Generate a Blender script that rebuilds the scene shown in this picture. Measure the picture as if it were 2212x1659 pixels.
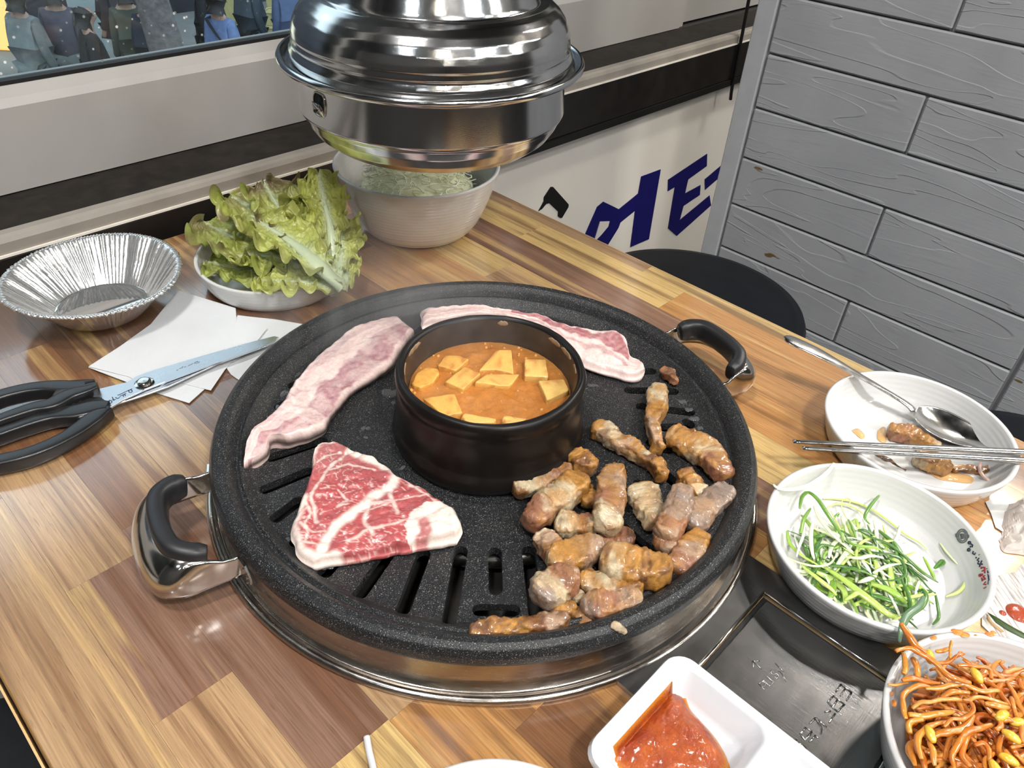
import bpy, bmesh, math, random
import numpy as np
from mathutils import Vector, Matrix, noise as mnoise

for o in list(bpy.data.objects):
    bpy.data.objects.remove(o)
SC = bpy.context.scene
COL = SC.collection
TZ = 0.75                       # height of the table top above the floor

# ------------------------------------------------------------------ camera
CAM = np.array([-0.31364, -0.30431, 1.168])
_yaw, _pit, _rol = math.radians(47.93545), math.radians(38.25608), math.radians(-3.92366)
_f = np.array([math.sin(_yaw)*math.cos(_pit), math.cos(_yaw)*math.cos(_pit), -math.sin(_pit)])
_r = np.array([math.cos(_yaw), -math.sin(_yaw), 0.0])
_d = np.cross(_f, _r)
_c, _s = math.cos(_rol), math.sin(_rol)
RIGHT, DOWN, FWD = _c*_r + _s*_d, -_s*_r + _c*_d, _f
FPX = 1653.529
cam = bpy.data.cameras.new('camera')
cam.sensor_width = 36.0
cam.lens = 36.0*FPX/2212.0
cam.clip_start, cam.clip_end = 0.01, 200
camo = bpy.data.objects.new('camera', cam)
camo.matrix_world = Matrix(((RIGHT[0], -DOWN[0], -FWD[0], CAM[0]), (RIGHT[1], -DOWN[1], -FWD[1], CAM[1]),
                            (RIGHT[2], -DOWN[2], -FWD[2], CAM[2]), (0, 0, 0, 1)))
COL.objects.link(camo)
SC.camera = camo

# ------------------------------------------------------------------ light
SC.view_settings.view_transform = 'Standard'
SC.view_settings.look = 'None'
SC.view_settings.exposure = 0.0
SC.view_settings.gamma = 1.0
SC.view_settings.use_curve_mapping = False
SC.cycles.use_denoising = True
SC.cycles.max_bounces = 8
SC.cycles.diffuse_bounces = 4
SC.cycles.glossy_bounces = 5
SC.cycles.transmission_bounces = 6
SC.cycles.transparent_max_bounces = 12
SC.cycles.sample_clamp_indirect = 6.0
SC.cycles.caustics_reflective = False
SC.cycles.caustics_refractive = False

world = bpy.data.worlds.new('world')
SC.world = world
world.use_nodes = True
wn = world.node_tree
bg = wn.nodes['Background']
tc = wn.nodes.new('ShaderNodeTexCoord')
nz = wn.nodes.new('ShaderNodeTexNoise')
nz.inputs['Scale'].default_value = 2.0
nz.inputs['Detail'].default_value = 4
cr = wn.nodes.new('ShaderNodeValToRGB')
cr.color_ramp.elements[0].position, cr.color_ramp.elements[0].color = 0.3, (0.60, 0.71, 0.93, 1)
cr.color_ramp.elements[1].position, cr.color_ramp.elements[1].color = 0.7, (0.84, 0.90, 1.0, 1)
wn.links.new(tc.outputs['Generated'], nz.inputs['Vector'])
wn.links.new(nz.outputs['Fac'], cr.inputs['Fac'])
wn.links.new(cr.outputs['Color'], bg.inputs['Color'])
SKY = 2.5
bg.inputs['Strength'].default_value = SKY

def lamp(name, loc, size, power, color, target=None, shape='DISK', size_y=None):
    l = bpy.data.lights.new(name, 'AREA')
    l.shape = shape
    l.size = size
    if size_y: l.size_y = size_y
    l.energy = power
    l.color = color
    o = bpy.data.objects.new(name, l)
    o.location = loc
    if target is not None:
        o.rotation_euler = (Vector(target)-Vector(loc)).to_track_quat('-Z', 'Y').to_euler()
    COL.objects.link(o)
    return o
WHITE, WARM, COOL = (1.0, 0.975, 0.95), (1, 0.90, 0.76), (0.90, 0.96, 1.0)
# rows of ceiling lamps of the dining room (the lamps the photograph's steel hood mirrors)
for i, (x, y, s, p, c) in enumerate([
        (-0.22, -1.05, 0.22, 27, WHITE), (1.70, -1.15, 0.24, 14, WARM), (2.30, -0.25, 0.24, 23, WARM), (-0.50, 0.0, 0.18, 17, WHITE), (0.55, -1.7, 0.16, 12, COOL),
        (1.9, -0.2, 0.16, 8, WHITE), (-1.4, -0.5, 0.16, 9, COOL), (-1.0, -1.6, 0.16, 10, WARM), (0.2, -2.4, 0.16, 12, COOL),
        (1.7, -2.0, 0.16, 12, WHITE), (-0.5, -2.5, 0.16, 12, WARM), (-0.2, -3.4, 0.16, 11, WHITE), (1.2, -3.1, 0.16, 11, WARM),
        (2.6, -1.2, 0.16, 8, COOL), (-1.4, -3.0, 0.16, 11, WHITE), (2.2, -3.0, 0.16, 11, COOL)]):
    lamp('ceiling_light', (x, y, 2.46), s, p, c, (x, y, 0))
_r0 = random.Random(5)
for i in range(16):             # small bulbs further back in the room
    x, y = -1.9+4.6*_r0.random(), -0.9-2.9*_r0.random()
    lamp('ceiling_bulb', (x, y, 2.36), 0.07, 2.0, WARM if i % 2 else COOL, (x, y, 0))

# ------------------------------------------------------------------ geometry helpers
def ray(u, v):
    return RIGHT*((u-1106)/FPX) + DOWN*((v-829.5)/FPX) + FWD
def T(u, v, z=0.0):             # point of the horizontal plane z above the table top
    d = ray(u, v); return CAM + (TZ+z-CAM[2])/d[2]*d
def PY(u, v, y):                # point of the wall plane at depth y
    d = ray(u, v); return CAM + (y-CAM[1])/d[1]*d
def PX(u, v, x):                # point of the partition plane at x
    d = ray(u, v); return CAM + (x-CAM[0])/d[0]*d
def zoomed(pts, ox, oy, s):
    return [(ox+p[0]/s, oy+p[1]/s) for p in pts]

ORG = {}
def setp(o, label=None, cat=None, group=None, kind=None):
    if label: o['label'] = label
    if cat: o['category'] = cat
    if group: o['group'] = group
    if kind: o['kind'] = kind
    return o
def thing(name, label, cat, loc, group=None, kind=None):
    o = bpy.data.objects.new(name, None)
    o.empty_display_size = 0.02
    o.location = loc
    COL.objects.link(o)
    ORG[o.name] = np.array(loc, float)
    return setp(o, label, cat, group, kind)
def obj(name, V, F, mat, parent=None, smooth=True, cols=None, label=None, cat=None, group=None, kind=None, auto=None):
    V = np.asarray(V, float).reshape(-1, 3)
    if parent is not None:
        org = ORG[parent.name]
    else:
        org = np.array([(V[:, 0].min()+V[:, 0].max())/2, (V[:, 1].min()+V[:, 1].max())/2, V[:, 2].min()])
    me = bpy.data.meshes.new(name)
    me.from_pydata((V-org).tolist(), [], [list(map(int, f)) for f in F])
    if smooth:
        me.polygons.foreach_set('use_smooth', [True]*len(me.polygons))
    if cols is not None:
        a = me.attributes.new('Col', 'FLOAT_COLOR', 'POINT')
        c = np.ones((len(V), 4)); c[:, :3] = cols
        a.data.foreach_set('color', c.ravel())
    me.materials.append(mat)
    me.update()
    bm = bmesh.new(); bm.from_mesh(me)
    bmesh.ops.recalc_face_normals(bm, faces=bm.faces)
    bm.to_mesh(me); bm.free()
    o = bpy.data.objects.new(name, me)
    COL.objects.link(o)
    if parent is not None:
        o.parent = parent
        ORG[o.name] = org
    else:
        o.location = org
        ORG[o.name] = org
    if auto:
        me.set_sharp_from_angle(angle=math.radians(auto))
    return setp(o, label, cat, group, kind)

class MB:                       # gathers shapes that belong to ONE part
    def __init__(self): self.V, self.F, self.C, self.n = [], [], [], 0
    def add(self, VF, col=None):
        V, F = VF[0], VF[1]
        V = np.asarray(V, float).reshape(-1, 3)
        self.V.append(V); self.F += [[i+self.n for i in f] for f in F]
        if col is not None: self.C.append(np.broadcast_to(np.asarray(col, float), (len(V), 3)))
        self.n += len(V)
    def build(self, name, mat, parent=None, **k):
        return obj(name, np.concatenate(self.V), self.F, mat, parent, cols=np.concatenate(self.C) if self.C else None, **k)

def hold(prof, closed=False):
    """adds points close to the profile's corners so that smooth shading keeps flat stretches flat"""
    out = []
    m = len(prof)
    for i in range(m if closed else m-1):
        a, b = prof[i], prof[(i+1) % m]
        out.append(a)
        L = math.hypot(b[0]-a[0], b[1]-a[1])
        if L > 0.004:
            d = min(0.0012, L*0.2)/L
            out += [(a[0]+(b[0]-a[0])*d, a[1]+(b[1]-a[1])*d), (a[0]+(b[0]-a[0])*(1-d), a[1]+(b[1]-a[1])*(1-d))]
    if not closed: out.append(prof[-1])
    return out
def lathe(prof, c, n=96, closed=False, z0=TZ, wob=None):
    V, F = [], []
    if wob is None: prof = hold(prof, closed)
    m = len(prof)
    for i in range(n):
        a = 2*math.pi*i/n
        for j, (r, z) in enumerate(prof):
            dr = wob(a, r, z) if wob else 0
            V.append((c[0]+(r+dr)*math.cos(a), c[1]+(r+dr)*math.sin(a), z0+z))
    for i in range(n):
        k = (i+1) % n
        for j in range(m if closed else m-1):
            l = (j+1) % m
            F.append((i*m+j, k*m+j, k*m+l, i*m+l))
    return V, F
def disc(c, r, z, n=48, z0=TZ):
    return [(c[0]+r*math.cos(2*math.pi*i/n), c[1]+r*math.sin(2*math.pi*i/n), z0+z) for i in range(n)], [list(range(n))]
def smoothpath(P, n):
    P = np.asarray(P, float)
    if len(P) < 3:
        t = np.linspace(0, 1, n)[:, None]; return P[0]+(P[-1]-P[0])*t
    out = []
    m = len(P)
    d = np.r_[0, np.cumsum(np.linalg.norm(np.diff(P, axis=0), axis=1))]
    for x in np.linspace(0, d[-1], n):
        i = min(max(int(np.searchsorted(d, x)-1), 0), m-2)
        t = (x-d[i])/(d[i+1]-d[i]+1e-12)
        p0, p1, p2, p3 = P[max(i-1, 0)], P[i], P[i+1], P[min(i+2, m-1)]
        out.append(0.5*((2*p1)+(-p0+p2)*t+(2*p0-5*p1+4*p2-p3)*t*t+(-p0+3*p1-3*p2+p3)*t**3))
    return np.array(out)
def lin(vals, n):
    vals = np.asarray(vals, float)
    return np.interp(np.linspace(0, 1, n), np.linspace(0, 1, len(vals)), vals)
def sweep(path, w, h, M=10, p=2.0, up=(0, 0, 1), cap=True, closed=False, round_ends=False, twist=None):
    """super-ellipse section (half axes w sideways, h upwards) along a path"""
    path = np.asarray(path, float); N = len(path)
    w = np.broadcast_to(np.asarray(w, float), (N,)).copy(); h = np.broadcast_to(np.asarray(h, float), (N,)).copy()
    if closed: tan = np.roll(path, -1, 0)-np.roll(path, 1, 0)
    else: tan = np.gradient(path, axis=0)
    tan /= np.linalg.norm(tan, axis=1)[:, None]+1e-12
    up = np.broadcast_to(np.asarray(up, float), (N, 3))
    side = np.cross(tan, up); side /= np.linalg.norm(side, axis=1)[:, None]+1e-12
    nor = np.cross(side, tan)
    if twist is not None:
        ct, st = np.cos(twist)[:, None], np.sin(twist)[:, None]
        side, nor = side*ct+nor*st, nor*ct-side*st
    if round_ends:
        L = np.r_[0, np.cumsum(np.linalg.norm(np.diff(path, axis=0), axis=1))]
        e = np.minimum(L, L[-1]-L)
        rr = np.maximum(w, h)*0.8
        k = np.sqrt(np.clip(1-(1-np.clip(e/rr, 0, 1))**2, 0.02, 1)); w, h = w*k, h*k
    a = np.arange(M)*2*math.pi/M
    ca, sa = np.cos(a), np.sin(a)
    ca = np.sign(ca)*np.abs(ca)**(2/p); sa = np.sign(sa)*np.abs(sa)**(2/p)
    V = (path[:, None, :] + side[:, None, :]*(w[:, None]*ca)[:, :, None] + nor[:, None, :]*(h[:, None]*sa)[:, :, None]).reshape(-1, 3)
    F = []
    for i in range(N if closed else N-1):
        k = (i+1) % N
        for j in range(M):
            l = (j+1) % M
            F.append((i*M+j, i*M+l, k*M+l, k*M+j))
    if cap and not closed:
        F.append(list(range(M))[::-1]); F.append([(N-1)*M+j for j in range(M)])
    return V, F
def box(x0, x1, y0, y1, z0, z1):
    V = [(x, y, z) for x in (x0, x1) for y in (y0, y1) for z in (z0, z1)]
    return V, [(0, 1, 3, 2), (4, 6, 7, 5), (0, 4, 5, 1), (2, 3, 7, 6), (0, 2, 6, 4), (1, 5, 7, 3)]
def bevelled(VF, b, seg=2):
    bm = bmesh.new()
    vs = [bm.verts.new(v) for v in VF[0]]
    for f in VF[1]: bm.faces.new([vs[i] for i in f])
    bmesh.ops.recalc_face_normals(bm, faces=bm.faces)
    bmesh.ops.bevel(bm, geom=list(bm.edges), offset=b, segments=seg, profile=0.5, affect='EDGES')
    bm.verts.index_update()
    out = [tuple(v.co) for v in bm.verts], [[v.index for v in f.verts] for f in bm.faces]
    bm.free(); return out
def prism(poly, n, t, bev=0.0):
    """flat outline (3D points) pushed by t along n"""
    P = np.asarray(poly, float); n = np.asarray(n, float); m = len(P)
    V = np.concatenate([P, P+n*t]).tolist()
    F = [list(range(m))[::-1], [m+i for i in range(m)]] + [[i, (i+1) % m, m+(i+1) % m, m+i] for i in range(m)]
    if bev: return bevelled((V, F), bev, 2)
    return V, F
def sn(p, s, seed=0.0):
    return mnoise.noise(Vector((p[0]*s+seed*7.13, p[1]*s-seed*3.7, p[2]*s+seed*1.9)))
def ss(a, b, x):
    t = np.clip((x-a)/(b-a), 0, 1); return t*t*(3-2*t)

# ------------------------------------------------------------------ materials
def newmat(name):
    m = bpy.data.materials.new(name); m.use_nodes = True
    nt = m.node_tree
    return m, nt, nt.nodes['Principled BSDF']
def N(nt, t, **k):
    n = nt.nodes.new('ShaderNode'+t)
    for a, b in k.items():
        if a in n.inputs: n.inputs[a].default_value = b
        else: setattr(n, a, b)
    return n
def texco(nt, kind='Object', scale=(1, 1, 1)):
    if kind == 'Position':
        g = N(nt, 'NewGeometry'); src = g.outputs['Position']
    else:
        g = N(nt, 'TexCoord'); src = g.outputs[kind]
    mp = N(nt, 'Mapping'); mp.inputs['Scale'].default_value = scale
    nt.links.new(src, mp.inputs['Vector'])
    return mp.outputs['Vector']
def ramp(nt, fac, stops):
    r = N(nt, 'ValToRGB')
    el = r.color_ramp.elements
    while len(el) < len(stops): el.new(0.5)
    for e, (p, c) in zip(el, stops):
        e.position = p; e.color = (*c, 1) if len(c) == 3 else c
    nt.links.new(fac, r.inputs['Fac']); return r.outputs['Color']
def noise(nt, vec, scale, detail=4, rough=0.55, out='Fac', dist=0.0):
    n = N(nt, 'TexNoise'); n.inputs['Scale'].default_value = scale; n.inputs['Detail'].default_value = detail
    n.inputs['Roughness'].default_value = rough; n.inputs['Distortion'].default_value = dist
    nt.links.new(vec, n.inputs['Vector']); return n.outputs[out]
def mixc(nt, fac, a, b, mode='MIX'):
    m = N(nt, 'Mix', data_type='RGBA', blend_type=mode)
    for s, v in ((m.inputs[0], fac), (m.inputs[6], a), (m.inputs[7], b)):
        if hasattr(v, 'is_linked') or hasattr(v, 'links'): nt.links.new(v, s)
        elif isinstance(v, (int, float)): s.default_value = v
        else: s.default_value = (*v, 1)
    return m.outputs[2]
def bump(nt, b, h, strength=0.3, dist=0.001):
    n = N(nt, 'Bump'); n.inputs['Strength'].default_value = strength; n.inputs['Distance'].default_value = dist
    nt.links.new(h, n.inputs['Height']); nt.links.new(n.outputs['Normal'], b.inputs['Normal'])
def plain(name, col, rough=0.5, metal=0.0, coat=0.0, var=0.08, vscale=40, bscale=0, bstr=0.2, bdist=0.0005, sss=0.0, spec=0.5, transmission=0.0):
    m, nt, b = newmat(name)
    v = texco(nt, 'Position')
    f = noise(nt, v, vscale, 5)
    lo = tuple(c*(1-var) for c in col); hi = tuple(min(1, c*(1+var)) for c in col)
    nt.links.new(ramp(nt, f, [(0.3, lo), (0.7, hi)]), b.inputs['Base Color'])
    b.inputs['Roughness'].default_value = rough; b.inputs['Metallic'].default_value = metal
    b.inputs['Specular IOR Level'].default_value = spec
    if coat: b.inputs['Coat Weight'].default_value = coat; b.inputs['Coat Roughness'].default_value = 0.06
    if sss:
        b.inputs['Subsurface Weight'].default_value = sss; b.inputs['Subsurface Radius'].default_value = (0.004, 0.002, 0.0012); b.inputs['Subsurface Scale'].default_value = 1.0
    if transmission: b.inputs['Transmission Weight'].default_value = transmission
    if bscale: bump(nt, b, noise(nt, v, bscale, 4), bstr, bdist)
    return m
def vcol(name, rough=0.4, bscale=300, bstr=0.35, bdist=0.0008, sss=0.15, coat=0.0, speck=None, spec=0.5, trans=False, fine=0.0):
    """base colour from the mesh's own albedo attribute plus fine procedural variation"""
    m, nt, b = newmat(name)
    a = N(nt, 'Attribute', attribute_name='Col')
    v = texco(nt, 'Position')
    c = a.outputs['Color']
    f = noise(nt, v, 700, 4)
    c = mixc(nt, 0.35+fine, c, ramp(nt, f, [(0.3, (0.35, 0.35, 0.35)), (0.72, (0.66, 0.66, 0.66))]), 'OVERLAY')
    if speck:
        c = mixc(nt, ramp(nt, noise(nt, v, speck[1], 2), [(0.66, (0, 0, 0)), (0.72, (1, 1, 1))]), c, speck[0])
    nt.links.new(c, b.inputs['Base Color'])
    b.inputs['Roughness'].default_value = rough
    b.inputs['Specular IOR Level'].default_value = spec
    if sss:
        b.inputs['Subsurface Weight'].default_value = sss; b.inputs['Subsurface Radius'].default_value = (0.006, 0.003, 0.002); b.inputs['Subsurface Scale'].default_value = 0.6
    if coat: b.inputs['Coat Weight'].default_value = coat; b.inputs['Coat Roughness'].default_value = 0.12
    if bscale: bump(nt, b, noise(nt, v, bscale, 6, 0.65), bstr, bdist)
    if trans:
        t = N(nt, 'BsdfTranslucent'); nt.links.new(c, t.inputs['Color'])
        ms = N(nt, 'MixShader'); ms.inputs[0].default_value = 0.3
        nt.links.new(b.outputs[0], ms.inputs[1]); nt.links.new(t.outputs[0], ms.inputs[2])
        nt.links.new(ms.outputs[0], nt.nodes['Material Output'].inputs['Surface'])
    return m
def steel(name, col=(0.62, 0.60, 0.57), rough=0.2, bscale=0, scratch=0.0, bstr=0.1, stretch=(1, 1, 1), var=0.86):
    m, nt, b = newmat(name)
    v = texco(nt, 'Position', stretch)
    b.inputs['Metallic'].default_value = 1.0
    f = noise(nt, v, 60, 6, 0.7)
    nt.links.new(ramp(nt, f, [(0.3, tuple(c*var for c in col)), (0.7, col)]), b.inputs['Base Color'])
    rr = N(nt, 'MapRange'); rr.inputs[1].default_value, rr.inputs[2].default_value = 0.3, 0.7
    rr.inputs[3].default_value, rr.inputs[4].default_value = rough*(0.7 if var < 0.9 else 0.92), rough*(1.4 if var < 0.9 else 1.1)
    nt.links.new(f, rr.inputs[0]); nt.links.new(rr.outputs[0], b.inputs['Roughness'])
    if scratch:
        w = noise(nt, texco(nt, 'Position', (900, 60, 60)), 1.0, 3)
        w2 = noise(nt, texco(nt, 'Position', (60, 900, 60)), 1.0, 3)
        h = N(nt, 'Math', operation='ADD'); nt.links.new(w, h.inputs[0]); nt.links.new(w2, h.inputs[1])
        bump(nt, b, h.outputs[0], scratch, 0.0005)
    elif bscale:
        bump(nt, b, noise(nt, v, bscale, 3), bstr, 0.0004)
    return m

def wood_mat():
    m, nt, b = newmat('table_wood')
    oi = N(nt, 'ObjectInfo')
    geo = N(nt, 'NewGeometry')
    rnd = N(nt, 'Math', operation='MULTIPLY'); nt.links.new(oi.outputs['Random'], rnd.inputs[0]); rnd.inputs[1].default_value = 40
    cx = N(nt, 'CombineXYZ'); nt.links.new(rnd.outputs[0], cx.inputs[2]); nt.links.new(rnd.outputs[0], cx.inputs[1])
    ad = N(nt, 'VectorMath', operation='ADD'); nt.links.new(geo.outputs['Position'], ad.inputs[0]); nt.links.new(cx.outputs[0], ad.inputs[1])
    def vec(s):
        mp = N(nt, 'Mapping'); mp.inputs['Scale'].default_value = s; nt.links.new(ad.outputs[0], mp.inputs['Vector']); return mp.outputs['Vector']
    broad = noise(nt, vec((60, 2.2, 1)), 1.0, 3, 0.5, dist=0.4)      # sapwood streaks
    mid = noise(nt, vec((170, 5, 1)), 1.0, 4, 0.6, dist=0.3)
    fine = noise(nt, vec((900, 16, 1)), 1.0, 4, 0.65)
    pore = noise(nt, vec((1500, 60, 1)), 1.0, 2, 0.5)
    base = oi.outputs['Color']
    light = mixc(nt, 0.62, base, (0.62, 0.41, 0.16))
    dark = mixc(nt, 0.72, base, (0.14, 0.058, 0.026), 'MIX')
    c = mixc(nt, ramp(nt, broad, [(0.36, (0, 0, 0)), (0.47, (1, 1, 1))]), dark, base)
    c = mixc(nt, ramp(nt, broad, [(0.56, (0, 0, 0)), (0.66, (1, 1, 1))]), c, light)
    c = mixc(nt, ramp(nt, mid, [(0.30, (0.75, 0.75, 0.75)), (0.46, (0, 0, 0))]), c, dark)
    c = mixc(nt, 0.55, c, ramp(nt, fine, [(0.28, (0.22, 0.22, 0.22)), (0.72, (0.76, 0.76, 0.76))]), 'OVERLAY')
    c = mixc(nt, ramp(nt, pore, [(0.62, (0, 0, 0)), (0.74, (0.55, 0.55, 0.55))]), c, (0.10, 0.045, 0.02))
    nt.links.new(c, b.inputs['Base Color'])
    b.inputs['Roughness'].default_value = 0.30
    b.inputs['Specular IOR Level'].default_value = 0.5
    b.inputs['Coat Weight'].default_value = 1.0
    b.inputs['Coat IOR'].default_value = 2.0
    b.inputs['Coat Roughness'].default_value = 0.13
    bump(nt, b, fine, 0.25, 0.0004)
    return m
def stone_mat():
    m, nt, b = newmat('speckled_stone_coating')
    v = texco(nt, 'Position')
    s1 = ramp(nt, noise(nt, v, 1350, 2, 0.5), [(0.615, (0, 0, 0)), (0.67, (1, 1, 1))])
    s2 = ramp(nt, noise(nt, v, 2700, 1, 0.5), [(0.635, (0, 0, 0)), (0.68, (1, 1, 1))])
    c = mixc(nt, s2, (0.009, 0.010, 0.012), (0.12, 0.115, 0.105))
    c = mixc(nt, s1, c, (0.20, 0.19, 0.17))
    nt.links.new(c, b.inputs['Base Color'])
    b.inputs['Roughness'].default_value = 0.30
    b.inputs['Specular IOR Level'].default_value = 0.30
    bump(nt, b, noise(nt, v, 1300, 3), 0.5, 0.0006)
    return m
def ceramic(name, col=(0.63, 0.625, 0.61)):
    m, nt, b = newmat(name)
    v = texco(nt, 'Position')
    nt.links.new(ramp(nt, noise(nt, v, 15, 3), [(0.3, tuple(c*0.97 for c in col)), (0.7, col)]), b.inputs['Base Color'])
    b.inputs['Roughness'].default_value = 0.16
    b.inputs['Specular IOR Level'].default_value = 0.5
    w = N(nt, 'TexWave', wave_type='BANDS', bands_direction='Z'); w.inputs['Scale'].default_value = 75
    w.inputs['Distortion'].default_value = 0.6
    nt.links.new(v, w.inputs['Vector'])
    bump(nt, b, w.outputs['Fac'], 0.2, 0.0004)
    b.inputs['Subsurface Weight'].default_value = 0.0
    return m
def glass_mat():
    m, nt, b = newmat('dirty_window_glass')
    v = texco(nt, 'Position')
    g = N(nt, 'BsdfGlossy'); g.inputs['Roughness'].default_value = 0.02
    t = N(nt, 'BsdfTransparent'); t.inputs['Color'].default_value = (0.86, 0.93, 0.92, 1)
    fr = N(nt, 'Fresnel'); fr.inputs['IOR'].default_value = 1.45
    ms = N(nt, 'MixShader'); nt.links.new(fr.outputs[0], ms.inputs[0]); nt.links.new(t.outputs[0], ms.inputs[1]); nt.links.new(g.outputs[0], ms.inputs[2])
    d = N(nt, 'BsdfDiffuse'); d.inputs['Color'].default_value = (0.75, 0.76, 0.74, 1)
    vo = N(nt, 'TexVoronoi'); vo.inputs['Scale'].default_value = 90; nt.links.new(v, vo.inputs['Vector'])
    sp = ramp(nt, vo.outputs['Distance'], [(0.09, (1, 1, 1)), (0.17, (0, 0, 0))])
    k = ramp(nt, noise(nt, v, 25, 3), [(0.42, (0, 0, 0)), (0.62, (1, 1, 1))])
    haze = ramp(nt, noise(nt, v, 9, 5), [(0.40, (0.0, 0.0, 0.0)), (0.80, (0.025, 0.025, 0.025))])
    f = N(nt, 'Math', operation='MULTIPLY'); nt.links.new(sp, f.inputs[0]); nt.links.new(k, f.inputs[1])
    f2 = N(nt, 'Math', operation='MAXIMUM'); nt.links.new(f.outputs[0], f2.inputs[0]); nt.links.new(haze, f2.inputs[1])
    m2 = N(nt, 'MixShader'); nt.links.new(f2.outputs[0], m2.inputs[0]); nt.links.new(ms.outputs[0], m2.inputs[1]); nt.links.new(d.outputs[0], m2.inputs[2])
    nt.links.new(m2.outputs[0], nt.nodes['Material Output'].inputs['Surface'])
    return m
def painted_plank_mat():
    m, nt, b = newmat('grey_painted_plank')
    oi = N(nt, 'ObjectInfo')
    rnd = N(nt, 'Math', operation='MULTIPLY'); nt.links.new(oi.outputs['Random'], rnd.inputs[0]); rnd.inputs[1].default_value = 30
    cx = N(nt, 'CombineXYZ'); nt.links.new(rnd.outputs[0], cx.inputs[0]); nt.links.new(rnd.outputs[0], cx.inputs[1])
    geo = N(nt, 'NewGeometry')
    ad = N(nt, 'VectorMath', operation='ADD'); nt.links.new(geo.outputs['Position'], ad.inputs[0]); nt.links.new(cx.outputs[0], ad.inputs[1])
    def vec(s):
        mp = N(nt, 'Mapping'); mp.inputs['Scale'].default_value = s; nt.links.new(ad.outputs[0], mp.inputs['Vector']); return mp.outputs['Vector']
    n1 = noise(nt, vec((1, 2.4, 16)), 1.0, 2, 0.5, dist=0.8)
    md = N(nt, 'Math', operation='MULTIPLY'); nt.links.new(n1, md.inputs[0]); md.inputs[1].default_value = 9.0
    fr = N(nt, 'Math', operation='FRACT'); nt.links.new(md.outputs[0], fr.inputs[0])
    lines = ramp(nt, fr.outputs[0], [(0.0, (0.25, 0.25, 0.25)), (0.06, (1, 1, 1)), (0.25, (0.8, 0.8, 0.8)), (1.0, (0.85, 0.85, 0.85))])
    fine = noise(nt, vec((1, 25, 300)), 1.0, 3)
    h = N(nt, 'Math', operation='MULTIPLY_ADD'); nt.links.new(fine, h.inputs[0]); h.inputs[1].default_value = 0.25; nt.links.new(lines, h.inputs[2])
    bump(nt, b, h.outputs[0], 0.62, 0.0014)
    wear = ramp(nt, noise(nt, texco(nt, 'Position', (1, 9, 30)), 1.0, 3), [(0.705, (0, 0, 0)), (0.715, (1, 1, 1))])
    c = ramp(nt, noise(nt, vec((3, 3, 3)), 3, 4), [(0.3, (0.33, 0.34, 0.36)), (0.7, (0.38, 0.39, 0.41))])
    c = mixc(nt, wear, c, (0.16, 0.10, 0.04))
    nt.links.new(c, b.inputs['Base Color'])
    b.inputs['Roughness'].default_value = 0.5
    return m
def emit(name, col, s):
    m, nt, b = newmat(name)
    b.inputs['Base Color'].default_value = (*col, 1)
    b.inputs['Emission Color'].default_value = (*col, 1); b.inputs['Emission Strength'].default_value = s
    return m

MW = wood_mat(); MSTONE = stone_mat(); MCER = ceramic('white_ceramic'); MGLASS = glass_mat(); MPLK = painted_plank_mat()
MMEL = plain('white_melamine', (0.60, 0.60, 0.62), 0.18, var=0.02)
MSTEEL = steel('polished_steel', (0.66, 0.64, 0.61), 0.13)
MHOOD = steel('hood_steel', (0.66, 0.66, 0.66), 0.14, var=0.95, bscale=1500, bstr=0.06)
MBRUSH = steel('brushed_steel', (0.52, 0.47, 0.42), 0.22, stretch=(1, 1, 12))
MPLATE = steel('scratched_steel', (0.42, 0.41, 0.40), 0.24, scratch=0.07, var=0.95)
MCUT = steel('cutlery_steel', (0.70, 0.69, 0.67), 0.16)
MBLADE = steel('blade_steel', (0.66, 0.68, 0.72), 0.28, var=0.95)
MFOIL = steel('aluminium_foil', (0.93, 0.93, 0.92), 0.22, bscale=350, bstr=0.3, var=0.95); MFOIL.node_tree.nodes['Principled BSDF'].inputs['Metallic'].default_value = 0.86
MBLACK = plain('black_plastic', (0.012, 0.012, 0.013), 0.28, var=0.2)
MRUB = plain('black_grip_plastic', (0.014, 0.014, 0.016), 0.42, var=0.2)
MPOT = plain('black_glazed_earthenware', (0.007, 0.0055, 0.005), 0.34, spec=0.26, var=0.35, vscale=30, bscale=90, bstr=0.12)
MPOTIN = plain('worn_pot_glaze', (0.045, 0.036, 0.03), 0.35, var=0.4, vscale=60)
MCHIP = plain('bare_clay_chip', (0.30, 0.20, 0.12), 0.8, var=0.25, vscale=200)
MFRAME = plain('grey_window_frame', (0.36, 0.345, 0.325), 0.42, var=0.07, vscale=6, bscale=300, bstr=0.05)
MTRIM = plain('grey_sill_trim', (0.30, 0.27, 0.235), 0.45, var=0.15, vscale=14)
MTRACK = plain('grimy_track', (0.015, 0.012, 0.010), 0.6, var=0.5, vscale=60, spec=0.2)
MBAND = plain('black_board', (0.011, 0.009, 0.008), 0.4, var=0.3)
MALU = plain('aluminium_sheen_paint', (0.85, 0.80, 0.72), 0.4)  # bright non-metal colour, the metal strip's sheen is painted in
MPANEL = plain('white_window_film', (0.70, 0.66, 0.60), 0.45, var=0.05, vscale=5)
MBLUE = plain('dark_blue_vinyl', (0.006, 0.005, 0.10), 0.4)
MBLKV = plain('black_vinyl', (0.006, 0.006, 0.006), 0.45)
MTRIMG = plain('grey_painted_batten', (0.43, 0.44, 0.46), 0.5, var=0.05, bscale=120, bstr=0.08)
MGROUT = plain('grey_paint_recess', (0.30, 0.305, 0.32), 0.6)
MVINYL = plain('black_stool_vinyl', (0.010, 0.011, 0.014), 0.45, var=0.15, bscale=500, bstr=0.1, spec=0.22)
MFLOOR = plain('dark_floor', (0.02, 0.019, 0.018), 0.5, spec=0.2, var=0.3, vscale=8)
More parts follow.
